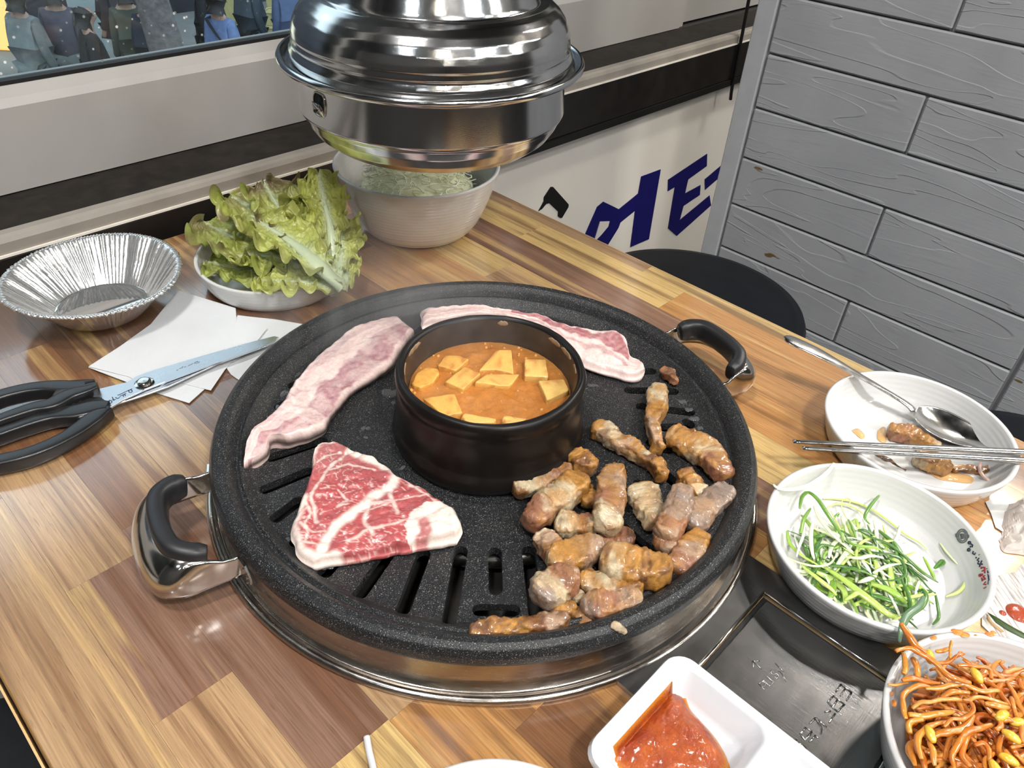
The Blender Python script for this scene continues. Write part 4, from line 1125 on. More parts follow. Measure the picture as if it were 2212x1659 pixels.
outer = [loop(rrect(*inset(*r, d), rad), z) for r, d, z, rad in levels]
def bridge(a, b):
    n = len(a)
    for i in range(n): bm.faces.new((a[i], a[(i+1) % n], b[(i+1) % n], b[i]))
bm.faces.new(outer[0][::-1])
bridge(outer[0], outer[1]); bridge(outer[1], outer[2])
cells = [(sx0+0.006, sx1-0.005, -0.2755, sy1-0.006), (sx0+0.006, -0.0945, sy0+0.006, -0.2825), (-0.0895, sx1-0.005, sy0+0.006, -0.2825)]
tops = []
for c in cells:
    l0 = loop(rrect(*c, 0.010), 0.0248); l1 = loop(rrect(*inset(*c, 0.0022), 0.009), 0.0235); l2 = loop(rrect(*inset(*c, 0.0065), 0.008), 0.008); l3 = loop(rrect(*inset(*c, 0.011), 0.006), 0.0050)
    bridge(l0, l1); bridge(l1, l2); bridge(l2, l3); bm.faces.new(l3); tops.append(l0)
edges = []
for l in [outer[2]]+tops:
    for i in range(len(l)):
        e = bm.edges.get((l[i], l[(i+1) % len(l)])); edges.append(e)
bmesh.ops.triangle_fill(bm, use_beauty=True, use_dissolve=False, edges=edges)
bmesh.ops.recalc_face_normals(bm, faces=bm.faces)
bm.verts.index_update()
V = [tuple(v.co) for v in bm.verts]; F = [[v.index for v in f.verts] for f in bm.faces]; bm.free()
o = obj('dish_body', V, F, MMEL, sd, auto=50)
# red paste
def in_poly(x, y, poly):
    c = False; j = len(poly)-1
    for i in range(len(poly)):
        if (poly[i][1] > y) != (poly[j][1] > y) and x < (poly[j][0]-poly[i][0])*(y-poly[i][1])/(poly[j][1]-poly[i][1]+1e-12)+poly[i][0]: c = not c
        j = i
    return c
MPASTE = vcol('red_chili_paste', 0.16, bscale=420, bstr=0.9, bdist=0.0012, sss=0.05, coat=0.35, spec=0.4)
outl = [(580, 205), (650, 240), (685, 300), (780, 310), (850, 350), (900, 440), (990, 540), (1080, 640), (1150, 740), (1205, 850), (1212, 955), (1100, 1060), (700, 1120), (420, 1040), (310, 940), (255, 850), (240, 720), (300, 620), (370, 630), (440, 570), (540, 500), (590, 400), (600, 300)]
OP = np.array([T(u, v, 0.011)[:2] for u, v in zoomed(outl, 1250, 1400, 3.687)])
cen = OP.mean(0); n = 140; m = 30
ring_p = smoothpath(np.vstack([OP, OP[:1]]), n+1)[:-1]
ring_p = np.clip(ring_p, [cells[0][0]+0.0046, cells[0][2]+0.006], [cells[0][1]-0.005, cells[0][3]-0.0036])
V, Cc, F = [], [], []
for i in range(n):
    for j in range(m):
        t = (j+1)/m
        p = cen+(ring_p[i]-cen)*t
        q = (p[0], p[1], 0)
        h = 0.0145*(1-t**3.0)+0.0018*sn(q, 150, 1)*(1-t**6)+0.0010*sn(q, 420, 2)*(1-t**6)
        dist = min(p[0]-cells[0][0], cells[0][1]-p[0], cells[0][3]-p[1], p[1]-cells[0][2])
        wallz = float(np.interp(dist, [0.0, 0.0022, 0.0065, 0.011], [0.0248, 0.0235, 0.008, 0.005]))
        z = max(wallz+0.0008*(1-t**8)+0.0002, 0.0052+h*0.66)
        V.append((p[0], p[1], TZ+z))
        k = 0.5+0.5*sn(q, 120, 4); k2 = 0.5+0.5*sn(q, 500, 5)
        c = np.array([0.23, 0.022, 0.003])*(1-k)+np.array([0.42, 0.085, 0.004])*k
        c = c*(0.75+0.45*k2); th = ss(0.84, 1.0, t)
        Cc.append(c*(1-th)+np.array([0.60, 0.22, 0.025])*th)
for i in range(n):
    k = (i+1) % n
    for j in range(m-1): F.append((i*m+j, k*m+j, k*m+j+1, i*m+j+1))
F.append([i*m for i in range(n)])
obj('chili_paste', V, F, MPASTE, None, cols=Cc, label='glossy orange red chili paste in the divided sauce dish', cat='sauce', kind='stuff')

# ================================================================== SHREDS
def strand(P, w, h, n=14, M=6, tw=0.0, taper=True, p=2.0):
    Q = smoothpath(P, n)
    k = np.sin(np.linspace(0.12, math.pi-0.12, n))**0.4 if taper else 1
    return sweep(Q, w*k, h*k, M, p=p, twist=np.linspace(0, tw, n) if tw else None)
MONION = vcol('green_onion', 0.28, bscale=0, sss=0.25, coat=0.3)
ZB = 0.008
def gcol(g):
    a = [np.array([0.80, 0.82, 0.66]), np.array([0.62, 0.74, 0.22]), np.array([0.30, 0.50, 0.07]), np.array([0.085, 0.22, 0.035]), np.array([0.045, 0.12, 0.04])]
    x = min(max(g, 0), 0.999)*4; i = int(x); return a[i]*(1-x+i)+a[i+1]*(x-i)
# hand-placed strands (photo zoom 1640,980 scale 3.951)
ST = [
 ([(345, 470), (365, 370), (420, 330), (500, 390), (580, 510), (640, 600), (700, 690), (720, 760)], 9, 0.022, 0.72, 0.7),
 ([(545, 385), (640, 385), (800, 410), (950, 470), (1100, 570), (1250, 690), (1370, 760), (1430, 820)], 6, 0.007, 0.3, 0.35),
 ([(570, 470), (650, 430), (760, 440), (860, 490), (920, 560), (950, 640)], 5, 0.008, 0.25, 0.2),
 ([(1025, 355), (960, 430), (910, 510), (905, 560), (945, 600)], 7, 0.020, 0.7, 0.75),
 ([(470, 450), (520, 560), (620, 680), (720, 770), (820, 860)], 9, 0.017, 0.05, 0.0),
 ([(440, 465), (380, 560), (355, 680), (350, 640)], 7, 0.018, 0.7, 0.6),
 ([(840, 650), (950, 710), (1080, 760), (1200, 840), (1300, 930), (1400, 1020), (1530, 1100)], 6, 0.018, 0.85, 0.9),
 ([(740, 710), (790, 770), (880, 790), (980, 800), (1050, 830)], 7, 0.021, 0.7, 0.45),
 ([(760, 560), (800, 640), (830, 740)], 6, 0.015, 0.7, 0.7),
 ([(240, 660), (260, 760), (340, 850), (450, 920), (560, 980)], 9, 0.014, 0.6, 0.35),
 ([(360, 950), (430, 1010), (520, 1080), (620, 1160), (660, 1210)], 8, 0.014, 0.35, 0.3),
 ([(130, 825), (220, 880), (340, 930), (480, 960), (600, 940), (655, 870)], 4.5, 0.028, 0.15, 0.1),
 ([(460, 580), (440, 700), (450, 830), (470, 900)], 8, 0.019, 0.05, 0.0),
 ([(380, 560), (380, 680), (340, 800), (320, 880)], 6, 0.018, 0.05, 0.0),
 ([(490, 900), (490, 830), (540, 780), (640, 790)], 8, 0.019, 0.8, 0.85),
 ([(560, 970), (700, 1060), (830, 1160), (960, 1260), (1100, 1370), (1190, 1400)], 13, 0.020, 0.45, 0.35),
 ([(700, 1010), (780, 980), (900, 1010), (1010, 1070)], 10, 0.023, 0.8, 0.7),
 ([(970, 1020), (1060, 970), (1150, 945), (1210, 940)], 8, 0.024, 0.05, 0.0),
 ([(870, 900), (930, 980), (960, 1030)], 9, 0.021, 0.0, 0.0),
 ([(730, 880), (850, 890), (960, 870), (1060, 890)], 8, 0.022, 0.1, 0.0),
 ([(1110, 870), (1200, 900), (1245, 980), (1240, 1040), (1150, 1080), (1050, 1080)], 6, 0.022, 0.9, 0.8),
 ([(1210, 1070), (1250, 1150), (1285, 1260), (1280, 1380), (1240, 1450)], 6, 0.020, 0.75, 0.9),
 ([(1240, 1470), (1290, 1380), (1390, 1300), (1425, 1220), (1400, 1160), (1350, 1180)], 9, 0.026, 0.85, 0.8),
 ([(950, 1110), (1080, 1150), (1180, 1210), (1260, 1280)], 12, 0.018, 0.35, 0.6),
 ([(900, 1190), (1020, 1220), (1140, 1260), (1270, 1300)], 10, 0.015, 0.75, 0.8),
 ([(1400, 880), (1440, 950), (1490, 1050), (1510, 1090)], 7, 0.010, 0.5, 0.6),
 ([(1490, 980), (1560, 915), (1570, 940), (1500, 985)], 7, 0.010, 0.75, 0.8),
 ([(1260, 960), (1370, 1060), (1440, 1140), (1500, 1190)], 4, 0.013, 0.9, 0.85),
 ([(1590, 1220), (1700, 1180), (1760, 1100), (1770, 1010)], 7, 0.010, 0.2, 0.25),
 ([(1540, 760), (1600, 840), (1680, 930), (1740, 990)], 6, 0.010, 0.15, 0.05),
 ([(1480, 1460), (1530, 1400), (1525, 1310), (1500, 1180)], 6, 0.011, 0.8, 0.85),
 ([(640, 560), (650, 530), (680, 510), (670, 540)], 4, 0.014, 0.7, 0.7),
 ([(710, 440), (710, 400), (750, 380), (780, 400), (760, 440)], 3, 0.016, 0.3, 0.3),
 ([(700, 440), (740, 540), (800, 600)], 3, 0.012, 0.2, 0.15),
 ([(840, 1100), (900, 1080), (1000, 1040)], 9, 0.022, 0.05, 0.0),
 ([(730, 1250), (800, 1210), (850, 1190), (960, 1240)], 9, 0.020, 0.4, 0.4),
 ([(860, 1270), (920, 1310), (970, 1330)], 10, 0.014, 0.85, 0.6),
 ([(1130, 1420), (1200, 1400), (1260, 1385), (1330, 1360)], 5, 0.018, 0.25, 0.3),
 ([(620, 1000), (560, 1010), (480, 1010)], 8, 0.012, 0.8, 0.7),
 ([(1000, 720), (920, 660), (840, 650)], 6, 0.014, 0.8, 0.8),
 ([(460, 710), (520, 700), (570, 690)], 8, 0.016, 0.75, 0.8),
]
gm = MB(); rg = random.Random(11)
for pts, wpx, z, ga, gb in ST:
    q = zoomed(pts, 1640, 980, 3.951); nq = len(q)
    P = [T(u, v, max(ZB, z*(0.75+0.25*math.sin(math.pi*(i+0.5)/nq)))) for i, (u, v) in enumerate(q)]
    V, F = strand(P, wpx*0.00019, 0.0006, 26, 6, tw=rg.uniform(-0.8, 0.8))
    g = np.repeat(np.linspace(ga, gb, 26), 6)
    gm.add((V, F), np.array([gcol(x) for x in g]))
for i in range(190):       # the tangle beneath
    a = rg.random()*6.28; r = 0.037*math.sqrt(rg.random())
    cx, cy = 0.105+r*math.cos(a)*1.05, -0.258+r*math.sin(a)*1.0
    L = rg.uniform(0.018, 0.045); th = rg.gauss(-0.9, 0.7)+1.57; bend = rg.uniform(-1.2, 1.2); z = 0.0055+0.011*rg.random()*(1-r/0.045)
    P = []
    for s in (-0.5, -0.2, 0.15, 0.5):
        x = cx+math.cos(th+bend*s)*L*s; y = cy+math.sin(th+bend*s)*L*s
        rr = math.hypot(x-CB[0], y-CB[1])
        if rr > 0.058: x, y = CB[0]+(x-CB[0])*0.058/rr, CB[1]+(y-CB[1])*0.058/rr
        P.append((x, y, TZ+z+0.004*rg.random()))
    g = rg.choice([0.0, 0.05, 0.1, 0.35, 0.6, 0.8, 0.9]); 
    V, F = strand(P, rg.uniform(0.0010, 0.0024), 0.0005, 14, 6, tw=rg.uniform(-1, 1))
    gm.add((V, F), gcol(g))
gm.build('shredded_green_onion', MONION, None, label='tangle of shredded green and white spring onion on the printed plate', cat='vegetables', kind='stuff')
P = [T(u, v, z) for (u, v), z in zip(zoomed([(120, 260), (160, 295), (260, 305), (400, 280), (500, 225), (580, 160), (640, 80)], 1640, 980, 3.951), (0.032, 0.0315, 0.0315, 0.032, 0.032, 0.033, 0.034))]
V, F = strand(P, 0.0022, 0.0008, 28, 8)
obj('onion_strand', V, F, MONION, None, cols=np.repeat(np.array([[0.72, 0.76, 0.62]]), len(V), 0), label='single white onion strand lying across the rim of the green onion plate', cat='vegetable')
P = [T(u, v, z) for (u, v), z in zip([(1943, 1388), (1946, 1360), (1958, 1330), (1985, 1308), (1995, 1288)], (0.028, 0.033, 0.034, 0.033, 0.031))]
V, F = strand(P, 0.0020, 0.0011, 24, 8)
obj('onion_strand', V, F, MONION, None, cols=np.repeat(np.array([[0.13, 0.22, 0.13]]), len(V), 0), label='bluish green onion stalk hanging over the plate rim towards the sprouts', cat='vegetable')

MCAB = vcol('shredded_cabbage', 0.4, bscale=0, sss=0.2)
cm = MB()
for i in range(260):
    a = rg.random()*6.28; r = 0.062*math.sqrt(rg.random()); cx, cy = 0.2095+r*math.cos(a), 0.332+r*math.sin(a)
    z = 0.056+0.018*(1-(r/0.066)**2)+0.006*rg.random()
    L = rg.uniform(0.012, 0.035); th = rg.random()*6.28; b = rg.uniform(-3.4, 3.4)
    P = [(cx+math.cos(th+b*s)*L*s, cy+math.sin(th+b*s)*L*s, TZ+z+0.003*rg.random()) for s in (-0.5, -0.2, 0.15, 0.5)]
    g = rg.random(); c = np.array([0.84, 0.84, 0.70])*(1-g*0.6)+np.array([0.66, 0.72, 0.28])*g*0.6
    cm.add(strand(P, rg.uniform(0.0006, 0.0012), 0.0004, 12, 5), c)
cm.add(lathe([(0.0, 0.066), (0.04, 0.061), (0.063, 0.052), (0.060, 0.036)], (0.2095, 0.332), 40), (0.78, 0.78, 0.58))
cm.build('shredded_cabbage', MCAB, None, label='pile of pale shredded cabbage in the deep white bowl', cat='vegetables', kind='stuff')

# bean sprouts
MSPR = vcol('seasoned_sprout', 0.16, bscale=500, bstr=0.2, sss=0.4, coat=0.7)
SC0 = np.array([0.021, -0.377])
SP = [  # photo zoom 1880,1300 scale 4.62 : points, half width px, height
 ([(310, 230), (400, 340), (480, 450), (545, 520)], 38, 0.058), ([(270, 500), (360, 460), (480, 520), (600, 590), (720, 680), (820, 760), (1000, 810)], 32, 0.057),
 ([(345, 720), (350, 600), (320, 520)], 34, 0.050), ([(470, 740), (460, 640), (430, 560)], 30, 0.049), ([(330, 790), (450, 775), (560, 790), (680, 800)], 30, 0.051),
 ([(350, 1150), (320, 1000), (330, 900), (450, 860), (600, 850)], 30, 0.050), ([(560, 870), (750, 830), (900, 840), (1100, 880), (1280, 890)], 30, 0.052), ([(390, 1150), (500, 1140), (700, 1110), (840, 1090)], 34, 0.051),
 ([(410, 1060), (500, 1020), (640, 1000), (800, 970), (960, 980), (1100, 960), (1250, 990), (1380, 1010)], 28, 0.054), ([(400, 1300), (400, 1230), (450, 1180), (520, 1170)], 32, 0.051),
 ([(490, 1560), (470, 1420), (520, 1290), (600, 1230), (760, 1190)], 32, 0.052), ([(640, 1350), (720, 1300), (820, 1280), (960, 1230), (1040, 1130)], 34, 0.055), ([(740, 1240), (820, 1170), (940, 1150), (1030, 1080), (1000, 1000), (920, 985)], 22, 0.056),
 ([(830, 1659), (840, 1500), (880, 1380), (980, 1290), (1100, 1260), (1230, 1240)], 32, 0.055), ([(1000, 1640), (930, 1520), (950, 1390), (1030, 1310)], 30, 0.053), ([(660, 1640), (620, 1500), (580, 1400), (590, 1330)], 28, 0.052),
 ([(720, 1560), (770, 1440), (790, 1340), (850, 1300)], 30, 0.051), ([(1040, 1430), (1130, 1400), (1200, 1470), (1180, 1580)], 26, 0.054), ([(1270, 1300), (1320, 1220), (1260, 1150), (1200, 1130)], 34, 0.055), ([(1290, 1180), (1380, 1180), (1460, 1210)], 34, 0.055),
 ([(1340, 1480), (1390, 1560), (1420, 1640)], 36, 0.055), ([(1400, 960), (1460, 1100), (1500, 1250), (1520, 1400)], 30, 0.054), ([(870, 640), (980, 640), (1120, 660), (1200, 700), (1210, 780)], 28, 0.055), ([(660, 610), (760, 590), (860, 560), (920, 530)], 22, 0.052),
 ([(640, 480), (720, 500), (800, 480)], 24, 0.050), ([(780, 560), (800, 450), (810, 390)], 18, 0.055), ([(860, 590), (900, 500), (930, 500), (920, 560), (1010, 630)], 9, 0.056), ([(170, 810), (260, 830), (380, 820)], 14, 0.047), ([(430, 1640), (400, 1520), (410, 1400)], 30, 0.048),
 ([(560, 1660), (520, 1560), (500, 1470)], 30, 0.049), ([(1120, 1660), (1150, 1560), (1220, 1500)], 26, 0.053), ([(700, 940), (800, 900), (1000, 920)], 28, 0.050), ([(1000, 700), (1080, 740), (1150, 700)], 26, 0.054), ([(1150, 1010), (1300, 1060), (1420, 1060)], 30, 0.053)]
sm = MB()
def scol(V, base):
    return np.array([base*(0.75+0.5*(0.5+0.5*sn(v, 180, 3)))*np.array([1, 0.85+0.3*(0.5+0.5*sn(v, 90, 8)), 1]) for v in V])
for pts, wpx, z in SP:
    q = zoomed(pts, 1880, 1300, 4.62)
    P = smoothpath([T(u, v, z) for u, v in q], 30); sd_ = rg.random()*50
    P = P+np.array([[sn(p, 110, sd_), sn(p, 110, sd_+3), sn(p, 110, sd_+5)] for p in P])*0.0016
    w = wpx*0.000064*(0.85+0.3*np.array([sn(p, 160, sd_+9) for p in P]))*np.sin(np.linspace(0.2, math.pi-0.25, 30))**0.35
    V, F = sweep(P, w, w*0.78, 10, twist=np.linspace(0, rg.uniform(-1.5, 1.5), 30))
    hm = rg.random(); sm.add((V, F), scol(V, np.array([0.62, 0.27, 0.045])*(1-hm)+np.array([0.52, 0.15, 0.013])*hm))
for i in range(300):
    a = rg.random()*6.28; r = 0.052*math.sqrt(rg.random()); cx, cy = SC0[0]+r*math.cos(a), SC0[1]-0.004+r*math.sin(a)
    z = 0.034+0.016*(1-(r/0.064)**2)*rg.random()
    L = rg.uniform(0.02, 0.05); th = rg.random()*6.28; b = rg.uniform(-2.2, 2.2)
    P = []
    for s in (-0.5, -0.2, 0.15, 0.5):
        x, y = cx+math.cos(th+b*s)*L*s, cy+math.sin(th+b*s)*L*s; rr = math.hypot(x-SC0[0], y-SC0[1])
        lim = 0.058
        if rr > lim: x, y = SC0[0]+(x-SC0[0])*lim/rr, SC0[1]+(y-SC0[1])*lim/rr
        P.append((x, y, TZ+z+0.004*rg.random()))
    P = smoothpath(P, 20); P = P+np.array([[sn(p, 120, i), sn(p, 120, i+3.3), sn(p, 120, i+5.1)] for p in P])*0.0020
    V, F = strand(P, rg.uniform(0.0013, 0.0019), rg.uniform(0.0011, 0.0015), 20, 8)
    hm = rg.random(); sm.add((V, F), scol(V, np.array([0.60, 0.25, 0.04])*(1-hm)+np.array([0.46, 0.11, 0.010])*hm))
sm.add(lathe([(0.0, 0.040), (0.03, 0.038), (0.057, 0.028)], SC0, 40), (0.42, 0.12, 0.012))
for u, v, z in [(2165, 1545, 0.056), (2185, 1590, 0.056), (2180, 1640, 0.056), (2008, 1417, 0.053), (2110, 1458, 0.056), (2010, 1585, 0.054), (2150, 1660, 0.055), (2200, 1560, 0.055)]:
    p = T(u, v, z); a = rg.random()*3
    V, F = sweep([p-np.array([math.cos(a), math.sin(a), 0.1])*0.0045, p, p+np.array([math.cos(a), math.sin(a), -0.1])*0.0045], [0.0012, 0.0028, 0.0014], [0.001, 0.0022, 0.001], 10)
    V, F = sweep(smoothpath([p-np.array([math.cos(a), math.sin(a), 0.1])*0.0045, p, p+np.array([math.cos(a), math.sin(a), -0.1])*0.0045], 9), 0.0026*np.sin(np.linspace(0.35, 2.8, 9)), 0.0021*np.sin(np.linspace(0.35, 2.8, 9)), 10)
    sm.add((V, F), np.array([0.74, 0.46, 0.05]))
sm.build('seasoned_bean_sprouts', MSPR, None, label='heap of orange chili seasoned bean sprouts in the corner bowl', cat='vegetables', kind='stuff')
# ================================================================== MEAT
MRAW = vcol('raw_pork', 0.27, bscale=320, bstr=0.35, bdist=0.0009, sss=0.22, coat=0.25)
MCOOK = vcol('grilled_pork', 0.30, bscale=520, bstr=0.8, bdist=0.0011, sss=0.05, coat=0.5, fine=0.2)
def polyd(p, line):
    """distance from a 2D point to a polyline"""
    best = 1e9
    for i in range(len(line)-1):
        a, b = line[i], line[i+1]; ab = b-a; t = np.clip(np.dot(p-a, ab)/(np.dot(ab, ab)+1e-12), 0, 1)
        best = min(best, float(np.linalg.norm(p-a-ab*t)))
    return best
def slab_meat(name, A, B, thick, colf, label, n=110, m=46, seed=1, z0=PF, rough=1.0, mat=None, ridges=0.0):
    """solid slice between two traced edges A and B (plan points), rounded edges, its own thickness"""
    A = smoothpath(np.array(A), n); B = smoothpath(np.array(B), n)
    V, Cc, F = [], [], []
    for side in (0, 1):
        for i in range(n):
            s = i/(n-1); es = min(1, min(s, 1-s)*n/5)
            for j in range(m):
                t = j/(m-1); et = min(1, min(t, 1-t)*m/5.5)
                e = min(es, et); k = math.sqrt(max(0, 1-(1-e)**2))
                p = A[i]*(1-t)+B[i]*t
                nzv = sn((p[0], p[1], 0), 55, seed)*0.0020+sn((p[0], p[1], 0), 160, seed+2)*0.0012+sn((p[0], p[1], 0), 420, seed+4)*0.0005
                th = thick(s, t) if callable(thick) else thick
                if ridges: nzv += ridges*(0.5+0.5*sn((p[0], p[1], 3), 60, seed+31))*abs(math.sin((p[0]*0.55+p[1]*0.83)*330+3.0*sn((p[0], p[1], 0), 45, seed+30)))*ss(0.0, 0.12, min(t, 1-t))
                if side == 0: z = TZ+z0+th*0.42+(th*0.58+nzv*rough)*k
                else: z = TZ+z0+th*0.42-th*0.40*k
                q = np.array([p[0], p[1], z])
                if e < 0.99:
                    c = (A[i]+B[i])/2
                    q[:2] += (np.array([sn((p[0], p[1], 9), 130, seed), sn((p[0], p[1], 5), 130, seed+9)]))*0.0011
                V.append(q); Cc.append(colf(s, t, q, e))
    for side in (0, 1):
        o = side*n*m
        for i in range(n-1):
            for j in range(m-1): F.append((o+i*m+j, o+(i+1)*m+j, o+(i+1)*m+j+1, o+i*m+j+1))
    h = n*m
    for i in range(n-1):
        for j in (0, m-1): F.append((i*m+j, (i+1)*m+j, h+(i+1)*m+j, h+i*m+j))
    for i in (0, n-1):
        for j in range(m-1): F.append((i*m+j, i*m+j+1, h+i*m+j+1, h+i*m+j))
    return obj(name, V, F, mat or MRAW, None, cols=Cc, label=label, cat='meat', group='raw pork on the grill')
FAT = np.array([0.75, 0.58, 0.54]); LEAN = np.array([0.40, 0.135, 0.15]); PINK = np.array([0.66, 0.36, 0.34]); RED = np.array([0.33, 0.058, 0.06]); WHT = np.array([0.82, 0.68, 0.60])
def bands(t, spec):
    """spec: list of (centre, half width, lean amount)"""
    v = 0
    for c, w, a in spec: v = max(v, a*ss(w+0.035, w-0.035, abs(t-c)))
    return v
# left belly strip (zoom 510,680 scale 4.88)
H1 = 0.034
A = [T(u, v, H1)[:2] for u, v in zoomed([(80, 1615), (95, 1480), (170, 1300), (320, 1150), (430, 1030), (520, 900), (590, 750), (700, 600), (850, 430), (1050, 290), (1250, 180), (1450, 110), (1700, 60)], 510, 680, 4.88)]
B = [T(u, v, H1-0.005)[:2] for u, v in zoomed([(180, 1615), (330, 1510), (390, 1385), (560, 1395), (760, 1340), (945, 1255), (985, 1150), (1080, 1010), (1250, 830), (1480, 690), (1640, 580), (1750, 420), (1880, 225)], 510, 680, 4.88)]
A = [np.append(p, 0) for p in A]; B = [np.append(p, 0) for p in B]
def c_left(s, t, q, e):
    w = 0.16*sn(q, 60, 3)+0.06*sn(q, 200, 4)
    tt = t+w*0.55
    k = bands(tt, [(0.16, 0.07, 0.55), (0.33+0.06*math.sin(s*9), 0.05 if 0.25 < s < 0.9 else 0.1, 0.30), (0.72, 0.22, 1.0)])
    if 0.28 < s < 0.36: k *= 0.4
    blob = ss(0.02, 0.3, sn(q, 75, 11)+0.18)
    k *= 0.55+0.45*blob
    k *= ss(0.0, 0.08, min(t, 1.02-t)+0.02*sn(q, 300, 1))
    k *= 0.8+0.35*sn(q, 260, 7)
    k = min(max(k, 0), 1)
    c = FAT*1.02*(1-k)+(LEAN*0.86+np.array([0.06, 0.07, 0.08]))*k
    return c*(0.95+0.16*sn(q, 500, 5))
slab_meat('pork_belly_strip', A, B, lambda s, t: 0.0125+0.003*math.sin(s*9), c_left, 'raw pale pink pork belly strip curving along the left side of the pan', n=150, m=60, seed=2)
# back belly strip (zoom 890,650 scale 4.174)
H2 = 0.036
A = [T(u, v, H2)[:2] for u, v in zoomed([(75, 90), (200, 65), (480, 50), (730, 75), (950, 105), (1180, 130), (1300, 195), (1560, 245), (1780, 270), (1880, 295), (1940, 370), (1970, 490), (2040, 530), (2100, 600)], 890, 650, 4.174)]
B = [T(u, v, H2-0.006)[:2] for u, v in zoomed([(90, 260), (240, 230), (480, 190), (730, 180), (950, 230), (1150, 330), (1300, 430), (1450, 560), (1570, 610), (1700, 660), (1830, 690), (1950, 720), (2030, 715), (2095, 660)], 890, 650, 4.174)]
A = [np.append(p, 0) for p in A]; B = [np.append(p, 0) for p in B]
def c_back(s, t, q, e):
    w = 0.10*sn(q, 70, 3)+0.05*sn(q, 220, 4); tt = t+w
    k = bands(tt, [(0.28, 0.15, 1.0), (0.62, 0.07, 0.5)]) if s > 0.35 else bands(tt, [(0.45, 0.12, 0.35), (0.75, 0.06, 0.3)])
    if s > 0.9: k *= 0.25
    k *= ss(0.0, 0.07, min(t, 1-t)+0.02*sn(q, 300, 1)); k = min(max(k*(0.85+0.3*sn(q, 260, 7)), 0), 1)
    return (FAT*1.05*(1-k)+(LEAN*0.95)*k)*(0.95+0.16*sn(q, 500, 5))
slab_meat('pork_belly_strip', A, B, lambda s, t: 0.0125, c_back, 'long raw pork belly strip lying behind the black stew pot', n=150, m=50, seed=5)
# shoulder steak (zoom 500,640 scale 2.765)
H3 = 0.034
Z5 = lambda pts, h=H3: [np.append(T(u, v, h)[:2], 0) for u, v in zoomed(pts, 500, 640, 2.765)]
A = Z5([(520, 897), (485, 985), (485, 1035), (450, 1130), (412, 1245), (358, 1370), (352, 1430), (378, 1500), (410, 1565), (480, 1603)])
B = Z5([(610, 895), (760, 950), (850, 990), (940, 1040), (1010, 1095), (1180, 1190), (1280, 1262), (1345, 1310), (1376, 1400), (1360, 1455)])
veins = [(Z5([(700, 940), (640, 1010), (580, 1070), (515, 1160), (480, 1240), (520, 1380)]), 0.0011), (Z5([(720, 950), (830, 1000), (960, 1060), (1000, 1100)]), 0.0040), (Z5([(1000, 1090), (960, 1170), (850, 1230), (740, 1320), (640, 1400), (570, 1480), (530, 1560)]), 0.0036),
         (Z5([(980, 1130), (950, 1210), (990, 1330)]), 0.0012), (Z5([(960, 1250), (830, 1280), (800, 1360), (850, 1460)]), 0.0012), (Z5([(1060, 1160), (1160, 1185), (1200, 1215)]), 0.0010), (Z5([(990, 1090), (1100, 1180), (1240, 1280)]), 0.0005),
         (Z5([(640, 1190), (700, 1240), (640, 1290), (700, 1270)]), 0.0007), (Z5([(440, 1250), (480, 1330), (440, 1400), (500, 1440), (560, 1430)]), 0.0008), (Z5([(420, 1380), (470, 1440), (440, 1500), (520, 1510)]), 0.0008),
         (Z5([(560, 1080), (700, 1040), (860, 1070)]), 0.0008), (Z5([(700, 1500), (800, 1440), (960, 1400), (1050, 1370)]), 0.0008), (Z5([(650, 960), (560, 990), (520, 1030)]), 0.0006), (Z5([(740, 1330), (860, 1300), (1000, 1250), (1180, 1220)]), 0.0005)]
veins = [(np.array(l)[:, :2], w) for l, w in veins]
fatpoly = [tuple(p[:2]) for p in Z5([(1040, 1400), (1080, 1330), (1150, 1285), (1290, 1255), (1400, 1340), (1400, 1480), (1300, 1540), (1120, 1530), (1050, 1490)])]
redspot = np.array(Z5([(1150, 1400), (1160, 1450), (1130, 1510)]))[:, :2]
border = np.array(Z5([(600, 890), (520, 895), (482, 985), (480, 1030)]))[:, :2]; border2 = np.array(Z5([(412, 1245), (352, 1390), (370, 1500), (410, 1570), (540, 1606), (620, 1590)]))[:, :2]
def c_steak(s, t, q, e):
    p = q[:2]+np.array([sn(q, 120, 1), sn(q, 120, 2)])*0.0016
    f = 0
    for l, w in veins: f = max(f, (1.0 if w > 0.003 else 0.72)*ss(w*1.35+0.0004, w*0.40, polyd(p, l)))
    f = max(f, ss(0.0045, 0.0012, polyd(p, border)), ss(0.0075, 0.0030, polyd(p, border2)))
    cellv = abs(sn(q, 190, 21)); f = max(f, 0.62*ss(0.075, 0.0, cellv)*ss(-0.1, 0.25, sn(q, 40, 33)+0.12), 0.45*ss(0.06, 0.0, abs(sn(q, 110, 41)))*ss(-0.05, 0.3, sn(q, 30, 43)))
    if in_poly(p[0], p[1], fatpoly): f = max(f, 1-0.85*ss(0.0055, 0.002, polyd(p, redspot)))
    mus = RED*(0.9+0.5*(0.5+0.5*sn((q[0]*1.0+q[1]*2.2, q[1]*0.3-q[0]*0.3, 0), 170, 8)))+np.array([0.05, 0.035, 0.035])*(0.5+0.5*sn(q, 420, 9))
    mus = mus*(1-0.35*ss(0.5, 0.0, s))+PINK*0.30*ss(0.5, 0.0, s)
    return (WHT*f+mus*(1-f))*(0.96+0.12*sn(q, 500, 5))
slab_meat('pork_shoulder_steak', A, B, lambda s, t: 0.0130+0.004*(1 if in_poly else 0)*ss(0.6, 1.0, s)*ss(0.6, 0.9, t), c_steak, 'raw red marbled pork shoulder steak with a lump of white fat', n=150, m=100, seed=7, rough=1.1, ridges=0.0014)

